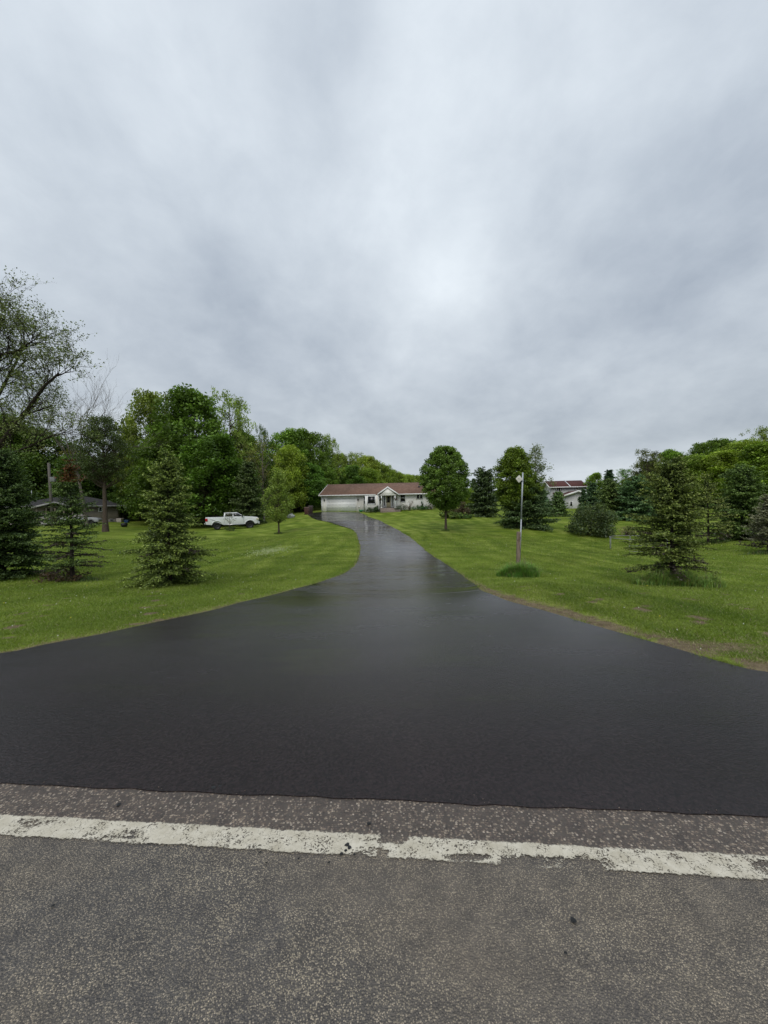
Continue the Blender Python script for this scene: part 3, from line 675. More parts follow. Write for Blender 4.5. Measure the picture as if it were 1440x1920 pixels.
def spruce(name, seed, h, R, loc, label, group=None, z0=.05, col=(.035, .055, .018), tipc=(.09, .11, .03), young=.5, whorls=26, per=8, twig=1.0, needle=.05, dens=1.0, low_dead=0, top_dead=0, trunk_r=.07, droop=.25, bark=DARKBARK, gaps=0, power=.85, objcol=(1, 1, 1), asym=0, core=26, core_from=.05):
    rng = np.random.default_rng(seed); lines = []
    nt_ = 12; tz = np.linspace(-.1, h, nt_); wob_ = np.cumsum(rng.normal(0, .006*h/3, (nt_, 2)), 0)
    tp = np.c_[wob_, tz]; lines.append((tp, trunk_r*np.linspace(1.15, .08, nt_)))
    C_, D_, K_ = [], [], []
    stem = lambda z: np.array([np.interp(z, tz, tp[:, 0]), np.interp(z, tz, tp[:, 1]), z])
    fade = []
    for wi in range(whorls):
        s = (wi+rng.uniform(-.3, .3))/whorls; s = min(max(s, 0), .985)
        z = h*(z0+(1-z0)*s)
        Lz = R*((1-s)**power)*(.82+.18*min(1, s*5+.3))
        wl = rng.uniform(.86, 1.12)
        for b in range(per if s < .8 else max(4, per-2)):
            if rng.uniform() < gaps: continue
            a = rng.uniform(0, 2*PI); ln = (1-asym*math.cos(a))*Lz*wl*rng.uniform(.62, 1.15)+.05*R
            dir_ = np.array([math.cos(a), math.sin(a), 0])
            p0 = stem(z); el = (.50*s-.02)+rng.normal(0, .11)
            p1 = p0+dir_*ln*.55+np.array([0, 0, ln*(el-.0)*.6]); p2 = p0+dir_*ln+np.array([0, 0, ln*(el-droop*(1-s)+.06)])
            n = 7; P = bez(p0, p1, p2, n); lines.append((P, np.linspace(.011, .003, n)*(h/3.5)**.6*(1.3-s)))
            dead = (low_dead > 0 and rng.uniform() < low_dead*max(0, 1-s/.38)) or (top_dead > 0 and s > .82 and rng.uniform() < top_dead)
            ntw = max(6, int(ln/.028*dens*twig))
            for k in range(ntw):
                u = .1+.9*(k+rng.uniform(0, 1))/ntw; sd = 1 if k % 2 else -1
                q = P[0]*0; f = u*(n-1); i0 = min(int(f), n-2); q = P[i0]*(1-f+i0)+P[i0+1]*(f-i0)
                tl = (.10*R+.33*ln*(1-u)*min(1, u*3.5))*rng.uniform(.6, 1.2)
                side = np.array([-math.sin(a), math.cos(a), 0])*sd
                td = dir_*rng.uniform(.6, 1.1)+side*.8+np.array([0, 0, rng.normal(-.06, .22)]); td /= np.linalg.norm(td)
                m = max(3, int(tl/(needle*.45)))
                e = (np.arange(m)+.5)/m
                pts = q+td*tl*e[:, None]+np.array([0, 0, -.10*tl])*(e**2)[:, None]+rng.normal(0, needle*.25, (m, 3))
                if dead:
                    sel = rng.uniform(0, 1, m) < .3; pts, e = pts[sel], e[sel]
                C_.append(pts); D_.append(np.repeat(td[None], len(pts), 0)+rng.normal(0, .35, (len(pts), 3)))
                ty = e*young*(.5+.8*u) if not dead else np.full(len(e), -1.)
                K_.append(ty); fade.append(np.full(len(e), rng.uniform(.7, 1.3)))
                if dead and rng.uniform() < .8: lines.append((np.array([q, q+td*tl]), np.array([.004, .0015])))
    # added inner needles, their colour darkened for the shade inside the crown
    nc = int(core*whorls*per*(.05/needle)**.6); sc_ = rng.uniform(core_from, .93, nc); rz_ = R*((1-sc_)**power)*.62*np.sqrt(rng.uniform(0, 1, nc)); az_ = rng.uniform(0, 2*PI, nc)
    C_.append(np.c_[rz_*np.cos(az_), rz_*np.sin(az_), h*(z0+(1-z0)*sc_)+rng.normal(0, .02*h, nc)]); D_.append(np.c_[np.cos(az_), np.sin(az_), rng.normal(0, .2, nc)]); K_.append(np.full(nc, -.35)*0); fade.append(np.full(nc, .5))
    Cn = np.concatenate(C_); Dn = np.concatenate(D_); ty = np.concatenate(K_)[:, None]; fd = np.concatenate(fade)[:, None]
    V, Q = quads(Cn, needle*1.2, rng, .5, .6, Dn)
    ty2 = np.clip(ty+rng.normal(0, .12, ty.shape), 0, 1)
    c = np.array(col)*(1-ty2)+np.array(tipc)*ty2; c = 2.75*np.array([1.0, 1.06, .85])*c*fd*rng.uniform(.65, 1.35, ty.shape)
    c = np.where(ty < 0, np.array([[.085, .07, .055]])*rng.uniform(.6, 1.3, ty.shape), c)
    if top_dead > 0:
        zt = (Cn[:, 2:3]/h > .8) & (rng.uniform(0, 1, ty.shape) < .8); c = np.where(zt, np.array([[.13, .055, .018]])*rng.uniform(.6, 1.3, ty.shape), c)
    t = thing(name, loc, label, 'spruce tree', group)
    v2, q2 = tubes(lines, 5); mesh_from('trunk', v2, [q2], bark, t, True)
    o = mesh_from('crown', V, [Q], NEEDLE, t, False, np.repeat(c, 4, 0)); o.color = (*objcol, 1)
    return t
# ------------------------------------------------------------------ shared building materials
def siding(name, c, pitch=.11):
    m, nt, out = newmat(name); v = coord(nt); s = N(nt, 'SeparateXYZ'); L(nt, v, s.inputs[0])
    w_ = math_(nt, 'FRACT', math_(nt, 'DIVIDE', s.outputs[2], pitch))
    col = mixc(nt, ramp(nt, w_, [(0, (1, 1, 1)), (.14, (0, 0, 0))]), c, tuple(x*.62 for x in c))
    n = noise(nt, coord(nt, (1, 1, .4)), .8, 5, .6)
    col = mixc(nt, 1, col, ramp(nt, n, [(.3, (.82, .81, .78)), (.7, (1.05, 1.05, 1.05))]), 'MULTIPLY')
    principled(nt, out, col, .6, .3, 0, bump(nt, w_, .6, .012)); return m
def shingle(name, c1, c2, fleck):
    m, nt, out = newmat(name); v = coord(nt)
    br = N(nt, 'TexBrick'); br.inputs['Scale'].default_value = 1; br.inputs['Mortar Size'].default_value = .006; br.inputs['Brick Width'].default_value = .3; br.inputs['Row Height'].default_value = .14
    br.inputs['Color1'].default_value = (*c1, 1); br.inputs['Color2'].default_value = (*c2, 1); br.inputs['Mortar'].default_value = (c1[0]*.4, c1[1]*.4, c1[2]*.4, 1)
    L(nt, v, br.inputs['Vector'])
    n = noise(nt, v, 3.2, 6, .75); c = mixc(nt, ramp(nt, n, [(.56, (0, 0, 0)), (.66, (.7, .7, .7))]), br.outputs['Color'], fleck)
    n2 = noise(nt, v, .35, 4); c = mixc(nt, 1, c, ramp(nt, n2, [(.3, (.8, .8, .8)), (.7, (1.15, 1.12, 1.1))]), 'MULTIPLY')
    principled(nt, out, c, .92, .15, 0, bump(nt, br.outputs['Fac'], .5, .01)); return m
M_SIDE = siding('cream_white_siding', (.84, .83, .80)); M_WHITE = plain('white_trim', (.78, .79, .80), .5, .04)
M_DOORW = plain('white_garage_door_paint', (.88, .89, .89), .45, .03); M_SEAM = plain('shadow_seam', (.22, .23, .24), .7)
M_ROOF = shingle('red_brown_shingles', (.205, .130, .100), (.150, .095, .073), (.34, .25, .20))
M_ROOF2 = shingle('dark_red_shingles', (.115, .052, .048), (.09, .04, .038), (.14, .07, .06))
M_ROOF3 = shingle('charcoal_shingles', (.05, .05, .052), (.035, .035, .037), (.07, .07, .07))
M_GLASS = plain('dark_window_glass', (.006, .007, .009), .08, .3, .5, .6)
M_CONC = plain('grey_concrete', (.26, .24, .22), .9, .2, 4); M_BRICKSTEP = plain('tan_brick_step', (.21, .17, .145), .9, .3, 9)
M_TANW = siding('tan_grey_siding', (.30, .265, .215), .14); M_GREYTRIM = plain('grey_trim', (.30, .30, .30), .6)
M_BLACK = plain('black_metal', (.012, .012, .013), .5, .2); M_DARK = plain('dark_screen', (.018, .016, .014), .8, .3)
M_STEEL = plain('galvanised_steel', (.36, .39, .43), .5, .12, 14, .5, .35)
M_BEIGE = plain('beige_door_paint', (.50, .45, .30), .6, .05)

class Front:
    def __init__(s, px, py, depth, yaw):
        s.o = pix(px, py, depth); s.yaw = rad(yaw); s.e = np.array([math.cos(s.yaw), math.sin(s.yaw)])
    def X(s, px, off=0):        # local x on the plane lying off metres behind the front
        r = ray(px, 945); nrm = np.array([-s.e[1], s.e[0]]); o = s.o[:2]+nrm*off
        t = (o@nrm)/(r[:2]@nrm); p = r[:2]*t; return float((p-o)@s.e)
    def Z(s, px, py, off=0):
        r = ray(px, py); nrm = np.array([-s.e[1], s.e[0]]); o = s.o[:2]+nrm*off
        t = (o@nrm)/(r[:2]@nrm); return float(CAMZ+r[2]*t-s.o[2])
def window(parent, x0, x1, z0, z1, y=0, fr=.09, mull=0, bar=0, mat=None, label=None, origin=None, rz=0, proud=.06):
    mb = MB(); w_ = (x1-x0)/2; h_ = (z1-z0)/2
    mb.box(-w_-fr, -w_, -proud, .0, -h_-fr, h_+fr); mb.box(w_, w_+fr, -proud, .0, -h_-fr, h_+fr)
    mb.box(-w_, w_, -proud, .0, h_, h_+fr); mb.box(-w_, w_, -proud-.02, .0, -h_-fr, -h_)
    for k in range(mull): xx = -w_+2*w_*(k+1)/(mull+1); mb.box(xx-.03, xx+.03, -proud+.01, 0, -h_, h_)
    if bar: mb.box(-w_, w_, -proud+.008, 0, -.03, .03)
    f = mb.build('window', mat or M_WHITE, parent)
    f.location = origin if origin else ((x0+x1)/2, y, (z0+z1)/2); f.rotation_euler = (0, 0, rz)
    g = MB(); g.box(-w_+.002, w_-.002, -.022, -.006, -h_+.002, h_-.002); g.build('pane', M_GLASS, f)
    return f

# ------------------------------------------------------------------ main house
HF = Front(604, 958.6, 63.5, -10)
def build_house():
    X, Z = HF.X, HF.Z
    t = thing('ranch_house', HF.o, 'white single storey house with a reddish brown shingle roof and attached garage', 'house', None, HF.yaw)
    W = X(811); D = 8.8; ze = Z(604, 929)+.02; zr = Z(650, 907.6, D/2); ov = .55
    g0, g1 = X(613.5), X(667); gz = Z(640, 935)
    # wall: left of, above and right of the garage opening, then the rest
    mb = MB(); mb.box(0, g0, 0, .2, -.8, ze); mb.box(g1, W, 0, .2, -.8, ze); mb.box(g0, g1, 0, .2, gz, ze)
    mb.box(0, .2, .2, D-.2, -.8, ze); mb.box(W-.2, W, .2, D-.2, -.8, ze); mb.box(0, W, D-.2, D, -.8, ze)
    for xa, xb in ((0, .2), (W-.2, W)): mb.prism([(0, ze), (D, ze), (D/2, zr-.15)], 'x', xa, xb)
    mb.build('wall', M_SIDE, t)
    sl = (zr-ze)/(D/2+ov)
    r = MB(); th_ = .14
    r.prism([(-ov, ze), (D/2, zr), (D+ov, ze), (D+ov, ze-th_), (D/2, zr-th_), (-ov, ze-th_)], 'x', -.35, W+.45)
    roof = r.build('roof', M_ROOF, t)
    v = MB(); v.box(X(785, 3), X(785, 3)+.35, 2.0, 2.35, ze+sl*2.0, ze+sl*2.55+.25); v.build('vent', M_BLACK, roof)
    v = MB(); xx = X(788.5, 3); v.tube([(xx, 2.9, ze+sl*3), (xx, 2.9, ze+sl*3.4+.45)], .07, 8); v.build('vent_pipe', M_WHITE, roof)
    gt = MB(); gt.box(-.38, X(706), -ov-.13, -ov-.002, ze-.15, ze+.005); gt.box(X(747), W+.47, -ov-.13, -ov-.002, ze-.15, ze+.005)
    gt.box(-.40, -.352, -ov, D+ov, ze-.2, ze-.16)
    gt.prism([(-ov, ze-.16), (-ov, ze+.02), (D/2, zr+.02), (D/2, zr-.18)], 'x', -.40, -.352)
    gt.build('gutter', M_WHITE, t)
    so = MB(); so.box(-.35, W+.45, -ov, -.003, ze-.17, ze-.142); so.build('soffit', M_WHITE, t)
    dp = MB(); dp.box(-.09, -.003, -.1, -.02, 0, ze-.17); dp.box(-.12, -.0035, -.55, -.02, ze-.28, ze-.18); dp.build('downspout', M_WHITE, t)
    # garage door of four sections
    gd = MB(); gd.box(g0, g1, .05, .09, -.05, gz); gdo = gd.build('garage_door', M_DOORW, t)
    sm = MB()
    for k in range(1, 4): sm.box(g0+.02, g1-.02, .044, .049, gz*k/4-.012, gz*k/4+.012)
    for k in range(8):
        for q in range(4):
            xa = g0+(g1-g0)*(k+.1)/8; xb = g0+(g1-g0)*(k+.9)/8; za = gz*(q+.18)/4; zb = gz*(q+.82)/4
            sm.box(xa, xb, .0462, .049, za, za+.012); sm.box(xa, xb, .0462, .049, zb-.012, zb)
    sm.build('panel_seams', M_SEAM, gdo)
    hd = MB(); hd.box(X(653), X(653)+.14, .0, .048, .78, .83); hd.build('handle', M_BLACK, gdo)
    tr = MB(); tr.box(g0-.13, g0, -.03, .1, -.05, gz+.13); tr.box(g1, g1+.13, -.03, .1, -.05, gz+.13); tr.box(g0, g1, -.03, .1, gz, gz+.13)
    tr.box(-.012, .12, -.025, -.001, -.3, ze-.17); tr.build('trim', M_WHITE, t)
    for px in (608.5, 671.5):
        l = MB(); xx = X(px); l.box(xx-.05, xx+.05, -.05, 0, 1.72, 1.92); l.tube([(xx, -.14, 1.62), (xx, -.14, 1.90), (xx, -.14, 2.02)], [.06, .10, .02], 6); l.box(xx-.01, xx+.01, -.14, -.03, 1.88, 1.9)
        l.build('wall_lamp', M_BLACK, t)
    ut = MB(); ut.box(X(672), X(674), -.1, 0, .55, .8); ut.build('utility_box', M_WHITE, t)
    # bay window
    b0, b1, b2, b3 = X(681.5), X(687.5), X(711.5), X(717.5); by = -.62
    bz1 = ze-.17
    m = MB(); m.prism([(b0, 0), (b1, by), (b2, by), (b3, 0)], 'z', -.35, bz1-.002); bay = m.build('bay', M_SIDE, t)
    for (xa, ya) in ((b1, by), (b2, by)): tb = MB(); tb.box(xa-.09, xa+.09, ya-.03, ya+.03, -.3, bz1); tb.build('corner_board', M_WHITE, bay)
    zw0, zw1 = Z(697, 944.6), Z(697, 931.2)
    window(bay, X(691.5), X(704.5), zw0, zw1, by-.002, .14)
    for (xa, ya, xb, yb) in ((b0, 0, b1, by), (b2, by, b3, 0)):
        an = math.atan2(yb-ya, xb-xa); ln = math.hypot(xb-xa, yb-ya); nx_, ny_ = math.sin(an), -math.cos(an)
        window(bay, -ln*.27, ln*.27, zw0, zw1, fr=.07, bar=1, origin=((xa+xb)/2+nx_*.002, (ya+yb)/2+ny_*.002, (zw0+zw1)/2), rz=an, proud=.045)
    # porch
    p0, p1 = X(709, -1.3), X(746.5, -1.3); pm = (p0+p1)/2; pa = Z(727, 912.5, -1.3); pe = Z(727, 926, -1.3)
    pr = MB(); pr.prism([(p0, pe-.02), (pm, pa), (p1, pe-.02), (p1, pe-.14), (pm, pa-.14), (p0, pe-.14)], 'y', -1.5, 1.9)
    pro = pr.build('porch_roof', M_ROOF, t)
    rk = MB(); w_ = .2
    rk.prism([(p0-.1, pe-.22), (p0-.1, pe+.0), (pm, pa+.04), (pm, pa-.24)], 'y', -1.56, -1.502); rk.prism([(p1+.1, pe-.22), (pm, pa-.24), (pm, pa+.04), (p1+.1, pe+.0)], 'y', -1.56, -1.502)
    rk.box(p0-.1, p0-.002, -1.5, -.69, pe-.2, pe-.03); rk.box(p1+.002, p1+.1, -1.5, -.69, pe-.2, pe-.03)
    rk.build('rake_board', M_WHITE, pro)
    gp = MB(); gp.prism([(p0+.35, pe-.14), (p1-.35, pe-.14), (pm, pa-.22)], 'y', -1.46, -1.38); gp.box(p0+.25, p1-.25, -1.47, -1.30, pe-.24, pe-.142); gp.build('gable_panel', M_TANW if False else M_SIDE, pro)
    q0, q1 = X(715.5, -1.3), X(741, -1.3)
    for xx in (q0, q1):
        po = MB(); po.box(xx-.07, xx+.07, -1.42, -1.28, .42, pe-.242); po.box(xx-.1, xx+.1, -1.45, -1.25, .42, .56); po.build('porch_post', M_WHITE, t)
    st = MB(); st.box(q0-.15, q1+.2, -1.55, -.003, -.5, .42); st.box(q0-.1, q1+.9, -1.95, -1.552, -.6, .2); st.build('porch_step', M_BRICKSTEP, t)
    # entry door with side lights
    dx0, dx1 = X(724.8), X(732.6); dz0, dz1 = .45, Z(728, 928.8)
    fr = MB(); fr.box(X(718.5), dx0-.02, -.05, -.001, dz0, dz1+.12); fr.box(dx1+.02, X(739), -.05, -.001, dz0, dz1+.12); fr.box(dx0-.02, dx1+.02, -.05, -.001, dz1, dz1+.12); fr.build('door_frame', M_WHITE, t)
    do = MB(); do.box(dx0, dx1, -.04, -.001, dz0, dz1); dd_ = do.build('door', M_BEIGE, t)
    gl = MB(); gl.box(dx0+.12, dx1-.12, -.052, -.0402, dz0+.85, dz1-.14); gl.build('pane', M_GLASS, dd_)
    hn = MB(); hn.box(dx0+.04, dx0+.09, -.1, -.0402, dz0+.8, dz0+1.0); hn.build('handle', M_BLACK, dd_)
    for a_, b_ in ((720.3, 722.0), (735.6, 737.3)):
        window(t, X(a_), X(b_), dz0+.3, dz1-.05, -.051, .05, proud=.03)
    window(t, X(751.2), X(759.6), Z(755, 940.8), Z(755, 926.6), -.001, .08, bar=1)
    window(t, X(781.6), X(786.3), Z(785, 935.2), Z(785, 926.2), -.001, .08)
    window(t, X(787.8), X(792.2), Z(790, 935.0), Z(790, 926.0), -.001, .08)
    window(t, X(808.6), X(810.6), Z(808, 938.5), Z(808, 927), -.001, .05)
    return ze
build_house()
def hp(px, off=0, z=None):
    x = HF.X(px, off); nrm = np.array([-HF.e[1], HF.e[0]]); p = HF.o[:2]+HF.e*x+nrm*off
    return np.array([p[0], p[1], h1(*p) if z is None else HF.o[2]+z])

# hanging baskets
for k, (px, lb) in enumerate([(713.8, 'hanging flower basket left of the porch door'), (742.2, 'hanging flower basket right of the porch door')]):
    p = hp(px, -1.35, 1.75); t = thing('hanging_basket', p, lb, 'flower basket', 'hanging baskets on the porch'); rng = np.random.default_rng(k+50)
    m = MB(); m.tube([(0, 0, -.18), (0, 0, -.05), (0, 0, .04)], [.08, .16, .18], 8); m.tube([(0, 0, 0), (0, 0, .55)], .01, 4); m.build('basket', M_BLACK, t)
    pts = rng.normal(0, .14, (260, 3))+[0, 0, .05]; V, Q = quads(pts, .09, rng); c = np.where(rng.uniform(0, 1, (260, 1)) < .25, [[.35, .30, .08] if k == 0 else [.3, .12, .12]], [[.035, .06, .015]])
    mesh_from('foliage', V, [Q], LEAF, t, False, np.repeat(c, 4, 0))
def bush(name, seed, loc, R, h, col, label, n=1400, leaf=.09, cat='bush', group=None, stems=6, flat=1, sparse=0, yellow=.3, bark=BARK):
    rng = np.random.default_rng(seed); t = thing(name, loc, label, cat, group)
    ncl = 26; a = rng.uniform(0, 2*PI, ncl); r = np.sqrt(rng.uniform(0, 1, ncl)); zc = rng.uniform(.15, .9, ncl)
    cs = np.c_[R*.8*r*np.cos(a), R*.8*r*np.sin(a), h*zc*(1-.45*r**2)]
    rr = .3*min(R, h)*rng.uniform(.6, 1.3, ncl)
    i = rng.integers(0, ncl, n); d_ = rng.normal(0, 1, (n, 3)); d_ /= np.linalg.norm(d_, axis=1, keepdims=True); d_ *= (rng.uniform(0, 1, n)**.4*rr[i])[:, None]
    pts = cs[i]+d_; pts[:, 2] = np.maximum(pts[:, 2], .02)
    V, Q = quads(pts, leaf, rng); c = 1.5*np.array(col)*rng.uniform(.65, 1.4, (ncl, 1))[i]*rng.uniform(.7, 1.3, (n, 1)); ym = (rng.uniform(0, 1, (n, 1)) < yellow)*.6
    c = c*(1-ym)+c*np.array([[1.7, 1.4, .9]])*ym
    lines = [(bez(np.array([rng.normal(0, .08*R), rng.normal(0, .08*R), -.05]), np.array([0, 0, cs[k, 2]*.6]), cs[k], 5), np.linspace(.03, .006, 5)*max(.5, h/1.5)) for k in range(min(stems, ncl))]
    v, q = tubes(lines, 4); mesh_from('stems', v, [q], bark, t, True)
    o = mesh_from('foliage', V, [Q], LEAF, t, False, np.repeat(c, 4, 0)); return t
bush('foundation_shrub', 1, hp(695, -1.6), .9, .9, (.03, .055, .018), 'low dark shrub in front of the bay window')
bush('foundation_shrub', 2, hp(706, -1.2), .7, 1.15, (.03, .06, .02), 'taller dark shrub between the bay window and the porch step')
bush('foundation_shrub', 3, hp(752, -1.3), 1.25, 1.25, (.025, .048, .016), 'rounded dark green shrub under the double hung window right of the porch')
bush('foundation_shrub', 4, hp(768, -1.2), .95, 2.0, (.10, .07, .06), 'bare reddish shrub against the white wall right of the porch', n=420, stems=22, leaf=.08)
bush('perennial_bed', 5, hp(784, -1.1), 1.6, .7, (.04, .085, .03), 'low green perennials along the foot of the white wall', cat='plants')
bush('perennial_bed', 6, hp(795, -1.1), 1.4, .75, (.04, .08, .03), 'low green perennials below the twin windows near the house corner', cat='plants')
bush('foundation_shrub', 7, hp(808, -1.0), .9, 1.2, (.07, .05, .035), 'brownish bush at the right corner of the white house', n=700, stems=12)
bush('climbing_plant', 8, hp(791.5, -.25), .28, 2.1, (.03, .08, .035), 'slim green climber on the wall under the twin windows', n=380, cat='climber')
m = MB(); p = hp(676.5, -.5); m.tube([(0, 0, 0), (0, 0, .3)], [.22, .27], 12); m.box(-.3, -.18, -.05, .05, .2, .4); m.box(.18, .5, -.04, .04, .15, .3)
t = m.build('hose_pot', plain('green_plastic', (.01, .16, .06), .4)); t.location = tuple(p); tag(t, 'small green plastic pot by the garage corner', 'pot')

# ------------------------------------------------------------------ two storey house on the right
def build_two_storey():
    Fh = Front(1034, 951, 86, -12); X, Z = Fh.X, Fh.Z
    t = thing('two_storey_house', Fh.o, 'grey white two storey house with a dark red roof seen beyond the spruces', 'house', None, Fh.yaw)
    W = X(1097); D = 9.5; ze = Z(1034, 913.3); zr = Z(1050, 901.5, D/2); ov = .5; bz = -2.5
    M_LG = siding('pale_grey_siding', (.47, .48, .49), .2)
    m = MB(); m.box(0, W, 0, D, bz, ze-.002)
    for xa, xb in ((0, .2), (W-.2, W)): m.prism([(0, ze), (D, ze), (D/2, zr-.16)], 'x', xa, xb)
    m.build('wall', M_LG, t)
    r = MB(); r.prism([(-ov, ze), (D/2, zr), (D+ov, ze), (D+ov, ze-.15), (D/2, zr-.15), (-ov, ze-.15)], 'x', -.5, W+.5); ro = r.build('roof', M_ROOF2, t)
    g_ = MB(); g_.box(-.5, W+.5, -ov-.12, -ov-.002, ze-.2, ze+.01)
    for xa, xb in ((-.58, -.502), (W+.502, W+.58)):
        g_.prism([(-ov, ze-.25), (-ov, ze+.03), (D/2, zr+.03), (D/2, zr-.27)], 'x', xa, xb); g_.prism([(D+ov, ze-.25), (D/2, zr-.27), (D/2, zr+.03), (D+ov, ze+.03)], 'x', xa, xb)
    xm = X(1068); sl = (zr-ze)/(D/2+ov)
    g_.prism([(-ov, ze+.01), (-ov, ze+.1), (D/2, zr+.1), (D/2, zr+.01)], 'x', xm, xm+.12)
    g_.build('fascia', M_WHITE, t)
    window(t, X(1044), X(1050.5), Z(1047, 920.5), Z(1047, 914.9), -.002, .12, mull=1)
    window(t, X(1080.5), X(1085), Z(1083, 917.5), Z(1083, 914.6), -.002, .12, mull=1)
    sh = MB(); sh.box(X(1042.2), X(1043.3), -.05, -.002, Z(1047, 920.5), Z(1047, 914.9)); sh.build('shutter', M_DARK, t); sh = MB(); sh.box(X(1051.4), X(1052.6), -.05, -.002, Z(1047, 920.5), Z(1047, 914.9)); sh.build('shutter', M_DARK, t)
    # garage wing, its gable towards the street
    a0, a1 = X(1057, -7), X(1110, -7); am = (a0+a1)/2; az = Z(1083, 919.6, -7); ae = Z(1060, 928.6, -7)
    m = MB(); m.box(a0+.4, a1-.4, -7, -.003, bz, ae-.02); m.prism([(a0+.4, ae-.02), (a1-.4, ae-.02), (am, az-.25)], 'y', -7, -6.8); m.build('garage_wall', M_LG, t)
    r = MB(); r.prism([(a0, ae), (am, az), (a1, ae), (a1, ae-.16), (am, az-.16), (a0, ae-.16)], 'y', -7.5, -.01); go = r.build('garage_roof', M_ROOF2, t)
    k = MB(); k.prism([(a0-.05, ae-.3), (a0-.05, ae+.05), (am, az+.05), (am, az-.32)], 'y', -7.6, -7.502); k.prism([(a1+.05, ae-.3), (am, az-.32), (am, az+.05), (a1+.05, ae+.05)], 'y', -7.6, -7.502); k.build('rake_board', M_WHITE, go)
    # lower hall roof left of the garage
    r = MB(); r.box(X(1044, -3), a0+.3, -3.2, -.003, bz, ae-.4); r.build('hall_wall', M_LG, t)
    r = MB(); r.prism([(-3.7, ae-.38), (-.004, az-.2), (-.004, az-.35), (-3.7, ae-.53)], 'x', X(1042, -3), a0+.9); r.build('hall_roof', M_ROOF2, t)
    window(t, X(1069, -7), X(1073, -7), Z(1071, 949, -7), Z(1071, 941, -7), -7.002, .1)
build_two_storey()
# small white shed further right
p = pix(1165, 945, 88); p[2] = h1(p[0], p[1]); m = MB()
zt = pix(1170, 912.5, 88)[2]-p[2]
t = thing('garden_shed', p, 'small white shed roof showing between the spruces on the right', 'shed', None, rad(-20))
m.box(0, 2.0, 0, 2.6, -.5, zt-.9); m.prism([(0, zt-.9), (2.0, zt-.9), (1.0, zt-.2)], 'y', 0, .15); m.build('wall', M_WHITE, t)
m = MB(); m.prism([(-.2, zt-.95), (1.0, zt), (2.2, zt-.95), (2.2, zt-1.05), (1.0, zt-.1), (-.2, zt-1.05)], 'y', -.2, 2.8); m.build('roof', plain('white_metal_roof', (.62, .64, .66), .4), t)

# ------------------------------------------------------------------ neighbour's house on the left
def build_neighbour():
    Fh = Front(221, 978.5, 58, 27); X, Z = Fh.X, Fh.Z
    t = thing('neighbour_house', Fh.o, 'low tan house with a charcoal roof and railed porch under the trees', 'house', None, Fh.yaw)
    x0 = X(14); ze = Z(221, 947.6); D = 9; zr = ze+1.45; ov = .9; yb = D/2
    m = MB(); m.box(x0, 0, 0, D, -.9, ze-.002); m.build('wall', M_TANW, t)
    f = MB(); f.box(x0-.03, .03, -.03, D+.03, -1.0, Z(221, 973.2)); f.build('foundation', M_CONC, t)
    # hip roof
    a, b = x0-ov, ov
    bm_ = MB(); bm_.add([(a, -ov, ze), (b, -ov, ze), (b, D+ov, ze), (a, D+ov, ze), (a+yb+ov, yb, zr), (b-yb-ov, yb, zr),
                         (a, -ov, ze-.03), (b, -ov, ze-.03), (b, D+ov, ze-.03), (a, D+ov, ze-.03)],
                        [(0, 1, 5, 4), (2, 3, 4, 5), (6, 9, 8, 7)], [(1, 2, 5), (3, 0, 4)]); bm_.build('roof', M_ROOF3, t)
    g_ = MB(); g_.box(a, b, -ov-.11, -ov-.002, ze-.17, ze+.01); g_.box(b+.002, b+.11, -ov-.11, D+ov, ze-.17, ze+.01); g_.build('gutter', M_GREYTRIM, t)
    window(t, X(186), X(190.5), Z(188, 958.5), Z(188, 951.4), -.002, .1)
    window(t, X(206), X(211), Z(208, 976.8), Z(208, 973.6), -.034, .06, mat=M_GREYTRIM)
    # porch with gable roof towards the street
    p0, p1 = X(70, -3), X(136, -3); pm = (p0+p1)/2; ae = Z(72, 950.5, -3); az = Z(103, 941, -3); fz = Z(80, 981, -3)
    r = MB(); r.prism([(p0-.4, ae), (pm, az), (p1+.4, ae), (p1+.4, ae-.12), (pm, az-.12), (p0-.4, ae-.12)], 'y', -3.6, 2.5); r.build('porch_roof', M_ROOF3, t)
    k = MB(); k.prism([(p0-.45, ae-.2), (p0-.45, ae+.02), (pm, az+.02), (pm, az-.22)], 'y', -3.68, -3.602); k.prism([(p1+.45, ae-.2), (pm, az-.22), (pm, az+.02), (p1+.45, ae+.02)], 'y', -3.68, -3.602); k.build('rake_board', M_GREYTRIM, t)
    k = MB(); k.box(p0-.2, p1+.2, -3.3, -.002, fz-.15, fz); k.build('porch_floor', M_GREYTRIM, t)
    k = MB(); k.box(p0, p1, -.06, -.004, fz+.2, ae-.3); k.build('porch_screen', M_DARK, t)
    tan = plain('tan_painted_wood', (.19, .165, .12), .7)
    for q in range(5):
        xx = p0+(p1-p0)*q/4; k = MB(); k.box(xx-.09, xx+.09, -3.2, -3.02, fz, ae-.125); k.build('porch_post', tan, t)
    k = MB(); k.box(p0+.1, p1-.1, -3.14, -3.08, fz+.95, fz+1.02); k.box(p0+.1, p1-.1, -3.14, -3.08, fz+.1, fz+.16)
    nb_ = 40
    for q in range(nb_): xx = p0+.15+(p1-p0-.3)*q/(nb_-1); k.box(xx-.025, xx+.025, -3.13, -3.09, fz+.16, fz+.95)
    k.build('railing', M_GREYTRIM, t)
    k = MB(); c0 = X(60, 3); k.tube([(c0, 3, zr-.3), (c0, 3, zr+.9)], .04, 6); k.build('vent_pipe', M_STEEL, t)
build_neighbour()
def box_thing(name, px, py, mat, dims, label, cat, build):
    p = ground(px, py); m = MB(); build(m); o = m.build(name, mat, None, False, .01); o.location = tuple(p); return tag(o, label, cat)
